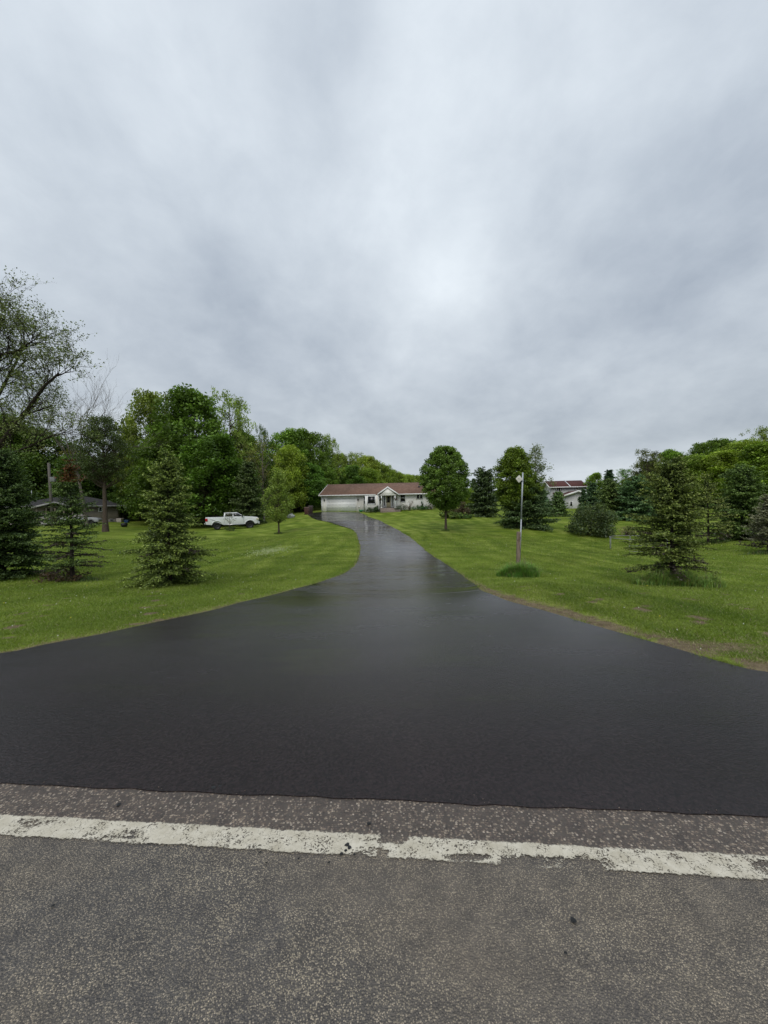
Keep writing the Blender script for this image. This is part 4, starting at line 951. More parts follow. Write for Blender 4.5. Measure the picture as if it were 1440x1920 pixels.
def bin_shape(w, d_, h):
    def f(m):
        m.hexa([(-w*.42, -d_*.42, 0), (w*.42, -d_*.42, 0), (w*.42, d_*.42, 0), (-w*.42, d_*.42, 0), (-w/2, -d_/2, h*.9), (w/2, -d_/2, h*.9), (w/2, d_/2, h*.9), (-w/2, d_/2, h*.9)])
        m.hexa([(-w*.54, -d_*.56, h*.902), (w*.54, -d_*.56, h*.902), (w*.54, d_*.54, h*.902), (-w*.54, d_*.54, h*.902), (-w*.5, -d_*.5, h), (w*.5, -d_*.5, h*.98), (w*.48, d_*.5, h*1.04), (-w*.48, d_*.5, h*1.04)])
    return f
M_TUB = plain('off_white_plastic', (.42, .38, .35), .5)
box_thing('plastic_tub', 225, 979, M_TUB, None, 'off white plastic tub beside the tan house corner', 'tub', bin_shape(.75, .6, .55))
box_thing('plastic_crate', 238, 980, plain('blue_plastic', (.02, .05, .14), .4), None, 'blue plastic crate on the grass beside the tan house', 'crate', bin_shape(.6, .5, .4))
p = ground(233, 988); m = MB(); m.tube([(0, 0, 0), (0, 0, .12), (0, 0, .38), (0, 0, .52), (0, 0, .53)], [.22, .36, .40, .30, .05], 14); o = m.build('fire_pit', M_BLACK, None, True); o.location = tuple(p); tag(o, 'round black fire pit on the lawn near the tan house', 'fire pit')
# bins by the driveway head
t = box_thing('trash_bin', 575.5, 964.6, plain('brown_plastic', (.075, .035, .028), .5), None, 'reddish brown wheeled bin at the top left of the driveway', 'bin', bin_shape(.72, .8, 1.1))
t2 = box_thing('trash_bin', 582.5, 962.4, plain('dark_brown_plastic', (.035, .022, .02), .5), None, 'darker brown bin standing right behind the reddish one', 'bin', bin_shape(.68, .8, 1.2))
p = ground(545.5, 971); rng = np.random.default_rng(4); bm = bmesh.new(); bmesh.ops.create_icosphere(bm, subdivisions=3, radius=1)
for v in bm.verts: v.co *= 1+.12*math.sin(v.co.x*3+1)*math.cos(v.co.y*4)+.06*math.sin(v.co.z*7); v.co.x *= .65; v.co.y *= .5; v.co.z = max(v.co.z, -.5)*.42
me = bpy.data.meshes.new('boulder'); bm.to_mesh(me); bm.free(); me.materials.append(plain('pale_grey_stone', (.24, .26, .26), .85, .3, 3)); o = bpy.data.objects.new('boulder', me); COL.objects.link(o); o.location = (p[0], p[1], p[2]+.2); tag(o, 'pale grey boulder behind the small lawn tree', 'boulder')
# utility pole with box
p = atdepth(98, 52); top = pix(91, 868, 52)-p
t = thing('utility_pole', p, 'grey leaning utility pole with a small pale box among the left trees', 'pole')
m = MB(); m.tube([(0, 0, -.2), tuple(top*.5), tuple(top)], [.2, .17, .14], 8); m.build('pole', plain('weathered_pole_wood', (.11, .10, .09), .9), t)
q = pix(99.5, 899, 51.6)-p; m = MB(); m.box(q[0]-.35, q[0]+.3, q[1]-.15, q[1]+.15, q[2]-.3, q[2]+.33); m.build('meter_box', plain('grey_box_paint', (.17, .175, .18), .5), t, False, .02)

# ------------------------------------------------------------------ pickup truck
def wheel_mesh(t, x, y, z, r, w_, side):
    wh = thing('wheel', (x, y, z), None, None); wh.parent = t
    def lathe(prof, mat, name, k=28):
        V = []; n = len(prof)
        for i in range(k):
            a = 2*PI*i/k
            for (yy, rr) in prof: V.append((rr*math.cos(a), yy*side, rr*math.sin(a)))
        Q = [(i*n+j, ((i+1) % k)*n+j, ((i+1) % k)*n+j+1, i*n+j+1) for i in range(k) for j in range(n-1)]
        return mesh_from(name, V, [np.array(Q)], mat, wh, True)
    lathe([(-w_/2, r*.6), (-w_/2, r*.94), (-w_/2+.04, r), (w_/2-.04, r), (w_/2, r*.94), (w_/2-.01, r*.66)], plain('tyre_rubber', (.012, .012, .012), .85), 'tyre')
    lathe([(w_/2-.01, r*.665), (w_/2-.03, r*.6), (w_/2-.1, r*.52), (w_/2-.08, r*.2), (w_/2-.05, .0)], plain('black_rim', (.02, .02, .022), .4), 'rim')
def build_truck(px, py, yaw):
    p = ground(px, py); t = thing('pickup_truck', p, 'white crew cab pickup truck parked at the edge of the left trees', 'pickup truck', None, rad(yaw))
    PW = newmat('white_car_paint'); m_, nt, out = PW; pr = principled(nt, out, (.70, .72, .74), .3, .5); pr.inputs['Coat Weight'].default_value = .5
    PAINT = m_
    GLS = plain('tinted_car_glass', (.008, .009, .01), .06, .1, .5, .7); CH = plain('chrome', (.5, .5, .52), .2, .05, 3, .5, .9); BK = plain('black_trim', (.015, .015, .016), .6)
    hw = .99; wr = .43; xr, xf = -1.72, 1.92; zb = .58
    def arch(cx, r, n=12): return [(cx+r*math.cos(a), .45+r*math.sin(a)) for a in np.linspace(PI-.28, .28, n)]
    lower = [(-2.92, zb+.08)] + [(xr-.60, zb)] + arch(xr, .58) + [(xr+.60, zb), (xf-.60, zb)] + arch(xf, .58) + [(xf+.60, zb), (2.86, zb+.1), (2.92, .85), (2.90, 1.28), (2.72, 1.37), (2.2, 1.43), (1.45, 1.47), (1.25, 1.48), (-1.02, 1.48), (-1.02, 1.44), (-2.92, 1.44)]
    m = MB()
    # two sides and the bonnet, cab floor and bed
    for s in (-1, 1): m.prism(lower, 'y', s*hw, s*(hw-.10))
    body_mid = [(-1.02, zb+.02), (xf-.62, zb+.02), (xf-.62, 1.05), (xf+.62, 1.05), (2.86, .8), (2.90, 1.28), (2.72, 1.38), (2.2, 1.44), (1.25, 1.49), (-1.02, 1.49)]
    m.prism(body_mid, 'y', -hw+.101, hw-.101)
    m.box(-2.9, -1.02, -hw+.101, hw-.101, .85, .95)       # bed floor
    b = m.build('body', PAINT, t, False, .035)
    tg = MB(); tg.box(-2.95, -2.88, -hw+.06, hw-.06, .80, 1.43); tgo = tg.build('tailgate', PAINT, t, False, .02)
    hb = MB(); hb.box(-2.965, -2.951, -.12, .12, 1.25, 1.33); hb.build('handle', BK, tgo)
    # cab
    def taper(s, z0, z1, xa0, xa1, xb0, xb1, w0, w1): s.hexa([(xa0, -w0, z0), (xa1, -w0, z0), (xa1, w0, z0), (xa0, w0, z0), (xb0, -w1, z1), (xb1, -w1, z1), (xb1, w1, z1), (xb0, w1, z1)])
    c = MB(); taper(c, 1.47, 1.98, -1.02, 1.32, -.90, .52, hw-.03, hw-.20); cab = c.build('cab', PAINT, t, False, .07)
    # side windows lie just proud of the pillars
    def sidewin(xa, xb, xa2, xb2, s):
        z0, z1 = 1.53, 1.91; f = lambda z: (hw-.03)-(z-1.47)/.51*.17
        w0, w1 = f(z0), f(z1); q = MB(); q.hexa([(xa, s*(w0+.004), z0), (xb, s*(w0+.004), z0), (xb, s*(w0-.02), z0), (xa, s*(w0-.02), z0), (xa2, s*(w1+.004), z1), (xb2, s*(w1+.004), z1), (xb2, s*(w1-.02), z1), (xa2, s*(w1-.02), z1)]); return q
    for s in (-1, 1):
        sidewin(-.86, -.02, -.80, -.02, s).build('window', GLS, t); sidewin(.08, 1.12, .08, .58, s).build('window', GLS, t)
        for xx in (-.9, .02, 1.2): sm = MB(); sm.box(xx-.006, xx+.006, s*(hw+.001)-.002, s*(hw+.001)+.002, .72, 1.45); sm.build('door_seam', BK, b)
        for xx in (-.72, .2): hh_ = MB(); hh_.box(xx, xx+.2, s*(hw+.02)-.015, s*(hw+.02)+.015, 1.24, 1.28); hh_.build('door_handle', CH, t)
        mr = MB(); mr.box(.98, 1.12, s*(hw+.13)-.12, s*(hw+.13)+.12, 1.45, 1.68); mr.build('mirror', BK, t, False, .03)
        st = MB(); st.tube([(-1.05, s*(hw+.04), .56), (1.25, s*(hw+.04), .56)], .05, 8); st.build('step_bar', CH, t)
        tl = MB(); tl.box(-2.965, -2.72, s*(hw+.006)-.035, s*(hw+.006), 1.0, 1.35); tl.build('tail_light', plain('red_lens', (.42, .01, .015), .25), t, False, .015)
        hl = MB(); hl.box(2.66, 2.93, s*(hw+.004)-.28, s*(hw+.004), 1.08, 1.27); hl.build('headlight', plain('headlight_lens', (.55, .52, .38), .15), t, False, .02)
        for cx in (xr, xf):
            ar = MB()
            P = [(cx+.60*math.cos(a), s*(hw+.015), .45+.60*math.sin(a)) for a in np.linspace(PI-.2, .2, 14)]; ar.tube(P, .045, 6); ar.build('wheel_arch', PAINT, t)
        for cx in (xr, xf): wheel_mesh(t, cx, s*(hw-.12), wr, wr, .30, s)
    ws = MB(); ws.hexa([(1.325, -.86, 1.52), (1.345, -.86, 1.50), (1.345, .86, 1.50), (1.325, .86, 1.52), (.60, -.74, 1.94), (.625, -.74, 1.935), (.625, .74, 1.935), (.60, .74, 1.94)]); ws.build('windscreen', GLS, t)
    rw = MB(); rw.hexa([(-1.035, -.7, 1.54), (-1.0, -.7, 1.54), (-1.0, .7, 1.54), (-1.035, .7, 1.54), (-.945, -.62, 1.9), (-.9, -.62, 1.9), (-.9, .62, 1.9), (-.945, .62, 1.9)]); rw.build('rear_window', GLS, t)
    bp = MB(); bp.box(-3.08, -2.96, -.95, .95, .62, .80); bp.build('rear_bumper', CH, t, False, .03)
    bp = MB(); bp.box(2.88, 3.04, -.98, .98, .56, .84); bp.build('front_bumper', PAINT, t, False, .04)
    gr = MB(); gr.box(2.905, 2.945, -.68, .68, .88, 1.26); gr.build('grille', BK, t)
    fr = MB(); fr.box(-2.8, 2.6, -.45, .45, .42, .62); fr.tube([(xr, -.85, wr), (xr, .85, wr)], .09, 8); fr.tube([(xf, -.85, wr), (xf, .85, wr)], .07, 8); fr.build('chassis', BK, t)
    bl = MB(); bl.box(-2.85, -1.05, -.86, .86, .952, .965); bl.build('bed_liner', BK, t)
build_truck(436, 991.5, 25)

# white car by the neighbour's house, mostly behind the thin spruce
def build_car():
    p = ground(153, 983); t = thing('parked_car', p, 'white car parked by the tan house behind the thin spruce', 'car', None, rad(22))
    PA = plain('white_car_body', (.34, .35, .37), .4, .03); GL = M_GLASS
    low = [(-2.2, .35), (-1.75, .3)]+[(-1.4+.38*math.cos(a), .33+.38*math.sin(a)) for a in np.linspace(PI, 0, 9)]+[(1.35+.38*math.cos(a), .33+.38*math.sin(a)) for a in np.linspace(PI, 0, 9)]+[(2.15, .32), (2.22, .6), (2.0, .84), (1.0, .95), (-1.5, 1.0), (-2.2, .95)]
    m = MB(); m.prism(low, 'y', -.88, .88); m.build('body', PA, t, False, .05)
    m = MB(); m.hexa([(-1.55, -.8, .98), (1.0, -.8, .94), (1.0, .8, .94), (-1.55, .8, .98), (-1.0, -.62, 1.42), (.25, -.62, 1.42), (.25, .62, 1.42), (-1.0, .62, 1.42)]); m.build('cabin', GL, t, False, .04)
    m = MB(); m.box(-1.02, .27, -.63, .63, 1.4, 1.45); m.build('roof', PA, t, False, .02)
    for x in (-1.4, 1.35):
        for s in (-1, 1): wheel_mesh(t, x, s*.76, .32, .32, .2, s)
build_car()

# ------------------------------------------------------------------ marker post and sign
p = ground(970.5, 1080); D0 = p[1]
t = thing('wooden_post', p, 'weathered square wooden post in the grass tuft right of the driveway', 'post')
topz = pix(973, 997, D0)[2]-p[2]; wv = .052
lx = pix(972.5, 997, D0)[0]-p[0]
wood, nt, out = newmat('weathered_timber'); v = coord(nt, (1, 1, .06)); n1 = noise(nt, v, 60, 6, .7, .4); kn = noise(nt, coord(nt, (1, 1, .5)), 9, 3, .6)
cw_ = ramp(nt, n1, [(.3, (.07, .05, .036)), (.5, (.20, .155, .12)), (.7, (.33, .27, .215))]); cw_ = mixc(nt, ramp(nt, kn, [(.60, (0, 0, 0)), (.68, (1, 1, 1))]), cw_, (.09, .045, .025))
principled(nt, out, cw_, .9, .2, 0, bump(nt, n1, .8, .006))
m = MB(); m.hexa([(-wv, -wv, -.3), (wv, -wv, -.3), (wv, wv, -.3), (-wv, wv, -.3), (lx-wv, -wv, topz), (lx+wv, -wv, topz), (lx+wv, wv, topz), (lx-wv, wv, topz)]); m.build('post', wood, t, False, .006)
m = MB(); m.box(-.0, .012, -wv-.004, -wv+.002, topz-.32, topz-.05); s_ = m.build('crack', plain('dark_wood_crack', (.02, .015, .012), .9), t); s_.location = (lx-.012, 0, 0); s_.rotation_euler = (0, .0, 0)
pd = D0+wv+.025
a_ = pix(974.4, 1060, pd); b_ = pix(980.3, 886, pd)
t = thing('marker_sign', (a_[0], a_[1], a_[2]), 'white diamond marker sign on a leaning grey pipe beside the wooden post', 'sign')
dvec = b_-a_
m = MB(); m.tube([(0, 0, 0), tuple(dvec*.52)], .021, 12); m.tube([tuple(dvec*.50), tuple(dvec)], .024, 12); m.build('pole', M_STEEL, t, True)
q = pix(973.2, 898, pd-.05)-a_; tilt = math.atan2(dvec[0], dvec[2])
hs = .122
m = MB(); k = hs; cr_ = .012
out_ = []
for (cx, cz) in ((0, -k), (k, 0), (0, k), (-k, 0)):
    for s2 in (-1, 1):
        tx, tz = -cz/k*s2, cx/k*s2
        out_.append((cx*(1-cr_/k)+tx*cr_, cz*(1-cr_/k)+tz*cr_))
m.prism(out_, 'y', -.012, .012); sg = m.build('sign_panel', plain('cream_white_sign', (.62, .61, .55), .5, .03), t, False, .003); sg.location = tuple(q); sg.rotation_euler = (0, tilt+.03, rad(6)); sg.scale = (.98, 1, 1.08)
m = MB()
for i, x in enumerate((-.036, -.021, -.006, .009)):
    m.box(x, x+.003, -.0145, -.0125, -.008, .010); m.box(x+.008, x+.011, -.0145, -.0125, -.008, .010); m.box(x+.003, x+.008, -.0145, -.0125, .007 if i % 2 else -.008, .010 if i % 2 else -.005)
m.build('lettering', plain('faded_dark_lettering', (.07, .07, .08), .6), sg)
m = MB(); qq = dvec*((q[2]-.03)/dvec[2]); m.box(qq[0]-.05, qq[0]+.035, qq[1]-.045, qq[1]+.03, qq[2]-.03, qq[2]-.012); m.build('bracket', M_STEEL, t)
tuft('tall_grass', (p[0]+.04, p[1]-.22, h1(p[0], p[1]-.22)), .60, .36, .36, .62, 6500, 5, 'tuft of tall uncut grass around the wooden post', wd=.009, base=(.10, .20, .045), lean=.7)
rng = np.random.default_rng(77); n = 34
P = np.c_[p[0]+rng.uniform(.02, .5, n), p[1]-rng.uniform(0, .3, n), np.full(n, p[2])]
V, Q, T, cc = blades2(P, rng.uniform(.45, .75, n), np.full(n, .006), rng.uniform(.05, .5, n), rng, np.tile([.32, .28, .16], (n, 1)))
tag(mesh_from('dry_grass_stalks', V, [Q, T], BLADE, None, False, cc), 'pale dry grass stalks rising right of the wooden post', 'grass clump')

# ------------------------------------------------------------------ trampoline frame
pc = (ground(1150, 1028)+ground(1245, 1030))/2; pc[2] = h1(pc[0], pc[1])
R_ = 1.75; t = thing('trampoline_frame', pc, 'bare grey ring of a trampoline frame behind the big right spruce', 'trampoline frame')
zt = .86; P = [(R_*math.cos(a), R_*math.sin(a), zt) for a in np.linspace(0, 2*PI, 49)]; m = MB(); m.tube(P, .022, 8, False); M_PIPE = plain('dull_grey_pipe', (.20, .205, .215), .6); m.build('ring', M_PIPE, t, True)
for k in range(4):
    a = PI/4+k*PI/2+.2; m = MB()
    e1 = np.array([math.cos(a-.28), math.sin(a-.28)])*R_; e2 = np.array([math.cos(a+.28), math.sin(a+.28)])*R_
    zg = h1(pc[0]+e1[0], pc[1]+e1[1])-pc[2]; zh = h1(pc[0]+e2[0], pc[1]+e2[1])-pc[2]
    m.tube([(*e1, zt), (*e1, zg+.05), (*((e1*.7+e2*.3)), zg+.02), (*((e1*.3+e2*.7)), zh+.02), (*e2, zh+.05), (*e2, zt)], .020, 8); m.build('leg', M_PIPE, t, True)

# ------------------------------------------------------------------ far path on the right
P1, P2 = ground(1330, 939), ground(1450, 936)
n = 24; tt = np.linspace(-.3, 1.6, n); X = P1[0]+(P2[0]-P1[0])*tt; Y = P1[1]+(P2[1]-P1[1])*tt
V = np.vstack([np.c_[X, Y-.8, H(X, Y-.8)+.06], np.c_[X, Y+1.6, H(X, Y+1.6)+.06]]); a = np.arange(n-1)
tag(mesh_from('gravel_path', V, [np.stack([a, a+1, a+1+n, a+n], -1)], plain('pale_gravel', (.22, .20, .18), .95, .3, 6)), 'pale gravel track crossing the lawn far right', None, None, 'structure')
# ------------------------------------------------------------------ trees in the foreground and middle distance
def hgt(px, top, p):             # height of something standing at p whose top shows at row top
    return pix(px, top, p[1])[2]-p[2]
def halfw(pxw, p): return pxw*p[1]/F

# round maple right of the driveway
p = ground(836, 995); h = hgt(830, 836, p); R = halfw(46, p)
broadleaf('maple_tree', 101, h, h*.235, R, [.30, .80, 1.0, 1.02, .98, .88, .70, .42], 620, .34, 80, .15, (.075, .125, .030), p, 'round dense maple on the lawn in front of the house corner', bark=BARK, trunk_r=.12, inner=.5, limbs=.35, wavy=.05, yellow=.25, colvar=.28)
tuft('tall_grass', tuple(p), .35, .3, .15, .35, 300, 6, 'grass ring around the foot of the round maple', wd=.02, base=(.05, .09, .02))
# maple behind the sign
p = ground(969, 990); h = hgt(955, 838, p); R = halfw(42, p)
broadleaf('maple_tree', 102, h, h*.22, R, [.35, .8, .95, 1.0, .95, .85, .65, .35], 480, .40, 80, .16, (.075, .115, .02), p, 'taller yellow green maple behind the diamond sign', bark=BARK, trunk_r=.11, inner=.4, limbs=.4, wavy=.12, lean=-.03, yellow=.45)
# silvery tree behind it
p = atdepth(1005, 70); h = hgt(1005, 834, p); R = halfw(34, p)
broadleaf('silver_poplar', 103, h, h*.25, R, [.5, .9, 1, .9, .8, .7, .5, .3], 120, .62, 34, .26, (.10, .125, .075), p, 'airy silvery green poplar rising behind the sign maple', bark=PALEBARK, trunk_r=.18, inner=.3, wavy=.25, flat=1.2)
# small lawn tree, left
p = ground(523, 1001); h = hgt(520, 876, p); R = halfw(33, p)
broadleaf('young_lawn_tree', 104, h, h*.2, R, [.55, .95, 1.0, .9, .75, .58, .4, .2], 300, .30, 32, .12, (.115, .165, .045), p, 'slender young tree with thin light green foliage left of the driveway', bark=BARK, trunk_r=.085, inner=.15, limbs=.9, wavy=.15, yellow=.5, flat=1.1)
tuft('tall_grass', tuple(p), .4, .35, .15, .35, 260, 9, 'grass ring around the foot of the young lawn tree', wd=.02, base=(.04, .07, .015))
# sapling in front of the pickup
p = ground(431, 995.5); h = hgt(430, 952, p)
broadleaf('sapling', 105, h, h*.3, halfw(13, p), [.6, 1, .9, .9, .7, .5], 40, .2, 7, .10, (.06, .07, .03), p, 'thin sapling standing in front of the white pickup', trunk_r=.03, inner=.1, limbs=1)
bush('low_shrub', 31, (p[0]+.1, p[1]-.1, p[2]), .65, .6, (.04, .06, .02), 'low shrub at the foot of the sapling by the pickup', n=700, leaf=.09)

# spruces near the road
p = ground(318, 1095); h = hgt(318, 846, p)
spruce('spruce_tree', 201, h, halfw(78, p), p, 'bushy green spruce on the left lawn with yellow green middle branches', z0=.04, col=(.034, .047, .016), tipc=(.120, .140, .038), young=.62, whorls=30, per=8, needle=.042, dens=1.0, droop=.22, trunk_r=.065, power=.72, low_dead=.12)
p = ground(136, 1088); h = hgt(122, 858, p)
spruce('spruce_tree', 202, h, halfw(62, p), p, 'thin spruce on the left lawn with a bare lower trunk and rusty top', z0=.12, col=(.03, .045, .016), tipc=(.075, .095, .03), young=.4, whorls=24, per=7, needle=.042, dens=.62, droop=.12, trunk_r=.06, power=.75, low_dead=.7, gaps=.1, top_dead=.4, core_from=.38, core=14)
tuft('tall_grass', (p[0]+.45, p[1]-.05, p[2]), .55, .35, .08, .22, 700, 15, 'unmown grass beneath the thin left spruce', base=(.035, .065, .015))
bush('brush_pile', 32, (p[0]-.25, p[1], p[2]), .8, .38, (.07, .05, .035), 'heap of dry brown brush under the thin left spruce', n=900, leaf=.07, stems=20, cat='brush')
p = ground(6, 1083); h = hgt(15, 838, p)
spruce('spruce_tree', 203, h, halfw(80, p), p, 'dark dense spruce at the left edge reaching the ground', z0=.02, col=(.020, .032, .013), tipc=(.055, .075, .022), young=.4, whorls=32, per=9, needle=.05, dens=.95, droop=.2, trunk_r=.08, power=.62)
p = ground(1260, 1096); h = hgt(1258, 856, p); R = halfw(72, p)
spruce('spruce_tree', 204, h, R, p, 'ragged olive spruce on the right lawn with sparse dead lower branches', z0=.14, col=(.034, .046, .014), tipc=(.10, .11, .032), young=.55, whorls=30, per=8, needle=.044, dens=.85, droop=.16, trunk_r=.065, power=.52, low_dead=.6, gaps=.1, asym=.25, core_from=.36, core=30)
tuft('tall_grass', (p[0]-.12, p[1]-.25, p[2]), 1.0, .5, .28, .52, 9000, 16, 'wide ring of tall grass around the foot of the right spruce', base=(.115, .19, .048), wd=.010, lean=.7)
p = ground(1328, 1019); h = hgt(1326, 885, p)
spruce('spruce_tree', 205, h, halfw(42, p), p, 'thin see through spruce right of the big olive spruce', z0=.1, col=(.04, .05, .018), tipc=(.12, .125, .04), young=.5, whorls=20, per=6, needle=.085, dens=.55, twig=.7, droop=.1, power=.7, low_dead=.4, gaps=.15, trunk_r=.07, core=6)
tuft('tall_grass', tuple(p), 1.2, .6, .1, .25, 700, 17, 'unmown grass under the thin spruce on the right', base=(.03, .055, .012), wd=.02)
p = ground(1440, 1036); h = hgt(1440, 925, p)
spruce('spruce_tree', 206, h, halfw(46, p), p, 'grey brown half dead spruce at the right edge', z0=.08, col=(.07, .065, .05), tipc=(.11, .11, .08), young=.4, whorls=20, per=7, needle=.07, dens=.6, twig=.8, droop=.05, power=.8, low_dead=.7, gaps=.1, trunk_r=.06)
tuft('tall_grass', (p[0], p[1]-.25, p[2]), 1.3, .6, .12, .28, 1500, 18, 'mound of tall grass below the half dead spruce', base=(.04, .075, .02), wd=.014)

# spruce prototypes for the middle distance
def mid_spruce(px, base, top, hw_, label, colr, seed=None, depth=None, power=.62, group=None, dens=.75):
    p = ground(px, base) if depth is None else atdepth(px, depth)
    h = hgt(px, top, p); R = halfw(hw_, p)*1.18; k = (px*7+11) % 1000
    nd = max(.09, p[1]*.0033)
    return spruce('spruce_tree', k, h, R, p, label, group, z0=.03, col=(.022, .034, .016), tipc=(.062, .078, .036), young=.5, whorls=24, per=9, needle=nd, dens=dens, twig=.042/(nd*.55), droop=.15, power=power, objcol=colr, trunk_r=.09)
mid_spruce(907, 969, 879, 28, 'dark rounded spruce between the two maples', (.9, .9, .9), power=.42)
mid_spruce(985, 989, 905, 43, 'low wide spruce spreading behind the sign post', (1.05, 1.1, 1.1), power=.45)
mid_spruce(1017, 968, 918, 16, 'blue grey spruce left of the small tree line', (1.1, 1.3, 1.5))
mid_spruce(1047, 967, 922, 17, 'small green spruce in front of the two storey house', (1.5, 1.6, 1.4))
mid_spruce(1094, 974, 916, 10, 'narrow spruce left of the garage gable', (.8, .95, 1.1), depth=44)
mid_spruce(1112, 973, 905, 19, 'dark blue spruce covering the right end of the two storey house', (.9, 1.05, 1.2), depth=50)
mid_spruce(1142, 960, 881, 16, 'tall black green spire behind the row of spruces', (.6, .75, .85), depth=78)
mid_spruce(1143, 972, 899, 26, 'olive spruce between two bluish spruces', (1.5, 1.45, 1.1), depth=46)
mid_spruce(1192, 972, 893, 38, 'broad blue green spruce left of the big olive spruce', (1.1, 1.3, 1.35), depth=44)
mid_spruce(1392, 1014, 869, 47, 'full dark spruce near the right edge with lighter tips', (1.25, 1.3, .9), power=.6)
mid_spruce(467, 985, 862, 32, 'dark drooping spruce behind the white pickup', (1.0, .95, .8), depth=52, power=.65)
mid_spruce(889, 960, 897, 9, 'pointed spruce tip behind the dark rounded spruce', (1.0, 1.3, 1.2), depth=82)
tuft('tall_grass', tuple(ground(1047, 969)), 1.8, .7, .2, .5, 500, 19, 'unmown grass below the small green spruce', base=(.03, .06, .012), wd=.04)

# shrubs
p = ground(1130, 1010); bush('willow_shrub', 41, (p[0], p[1]+2.0, h1(p[0], p[1]+2)), halfw(48, p), hgt(1130, 950, p)*1.08, (.055, .078, .032), 'large rounded grey green willow shrub on the right lawn', n=9500, leaf=.16, stems=14)
p = ground(1175, 1004); bush('bare_shrub', 42, tuple(p), .9, 1.1, (.12, .09, .08), 'bare pinkish shrub beside the willow shrub', n=500, leaf=.09, stems=26)
p = ground(838, 972); bush('garden_bed_shrub', 43, tuple(p), 1.3, .9, (.08, .12, .03), 'light green leafy plants left of the maple trunk', n=1500, leaf=.2)
p = ground(853, 972); bush('garden_bed_shrub', 44, tuple(p), 1.25, .8, (.085, .13, .035), 'light green leafy plants in the bed right of the maple trunk', n=1500, leaf=.2)
p = ground(866, 971); bush('brown_shrub', 45, (p[0], p[1]+.8, p[2]), 1.5, 2.4, (.055, .042, .030), 'brownish thicket shrub in the bed behind the maple', n=2600, leaf=.14, stems=20)
p = ground(872, 972); bush('garden_bed_shrub', 46, tuple(p), 1.2, .6, (.05, .09, .025), 'low dark green plants at the right end of the bed', n=900, leaf=.14)

# tall tree with dark leaves behind the left lawn, and the bare one beside it
p = ground(198, 997); h = hgt(195, 778, p); R = halfw(52, p)
broadleaf('shade_tree', 106, h, h*.42, R, [.45, .8, .95, 1.0, .95, .85, .7, .4], 230, .62, 75, .17, (.045, .062, .028), p, 'tall dark leaved tree with a thick grey trunk in front of the tan house', bark=BARK, trunk_r=.27, inner=.25, limbs=1, wavy=.2, yellow=.1)
p = atdepth(163, 48); h = hgt(190, 718, p)
tr = bez(np.array([0, 0, -.2]), np.array([-.6, 0, h*.25]), np.array([-1.2, 0, h*.42]), 8)
lim = []
rng = np.random.default_rng(9)
for k in range(11):
    s = rng.integers(4, 8); a = rng.uniform(-1.2, 1.2) if k > 3 else rng.uniform(-.5, 1.0)
    lim.append((tr[s], (math.sin(a)*1.0+.28, rng.normal(0, .4), 1.25), h*.31*rng.uniform(.8, 1.15), .075))
branchy('bare_tree', 107, p, 'leafless grey tree with fine twigs against the sky on the left', lim, (tr, np.linspace(.26, .14, 8)), 0, .1, (.1, .1, .1), PALEBARK, maxl=4, spread=.5, up=.22, nch=(3, 4), shrink=.62)
# big tree leaning in from the left edge
p = atdepth(-70, 19); 
def rel(px, py, d): return pix(px, py, d)-p
tb = [np.array([0, 0, -.3]), rel(-45, 900, 19), rel(-30, 830, 19), rel(-35, 740, 19), rel(-60, 640, 19)]
def along(pts, r0, r1): P = np.array(pts); return (P, np.linspace(r0, r1, len(P)))
mains = [along(tb, .42, .18),
         along([rel(-32, 880, 19), rel(10, 820, 18.5), rel(50, 770, 18), rel(85, 722, 17.6), rel(110, 700, 17.5)], .16, .05),
         along([rel(-35, 760, 19), rel(0, 665, 18.6), rel(30, 660, 18.4), rel(60, 640, 18.2)], .12, .04),
         along([rel(-35, 800, 19), rel(-5, 745, 19.6), rel(30, 680, 20), rel(48, 640, 20.3)], .12, .04),
         along([rel(-40, 700, 19), rel(-20, 650, 18.2), rel(8, 600, 18)], .12, .04),
         along([rel(-30, 860, 19), rel(10, 855, 18.2), rel(60, 835, 17.6), rel(100, 815, 17.3)], .10, .03),
         along([rel(-33, 830, 19), rel(5, 800, 20), rel(55, 775, 20.6), rel(100, 760, 21)], .10, .03)]
out = []; tips = []; rng = np.random.default_rng(108)
for mi, (P, Rr) in enumerate(mains):
    out.append((P, Rr))
    if mi == 0: continue
    for k in range(19 if mi < 5 else 9):
        f = rng.uniform(.15, 1)*(len(P)-1); i = min(int(f), len(P)-2); q = P[i]*(1-f+i)+P[i+1]*(f-i); d_ = P[i+1]-P[i]; d_ /= np.linalg.norm(d_)
        pr = rng.normal(0, 1, 3); pr[2] = abs(pr[2])*.8; pr /= np.linalg.norm(pr)
        grow(q, d_*.7+pr*.85, rng.uniform(.85, 1.4), .024, 1, rng, out, tips, .75, .16, (3, 4), .68, .15, 4)
t = thing('overhanging_tree', p, 'large open crowned tree leaning in over the left edge with dark limbs', 'tree')
v, q = tubes(out, 4); mesh_from('trunk', v, [q], DARKBARK, t, True)
tp = np.array([a for a, b in tips]); print('tips', len(tp)); ln_ = 3
pts = np.repeat(tp, ln_, 0)+rng.normal(0, .06, (len(tp)*ln_, 3)); V, Q = quads(pts, .078, rng, .1)
c = np.array([[.15, .18, .06]])*rng.uniform(.5, 1.6, (len(tp), 1)).repeat(ln_, 0)*rng.uniform(.7, 1.3, (len(pts), 1))
mesh_from('crown', V, [Q], LEAF, t, False, np.repeat(c, 4, 0))

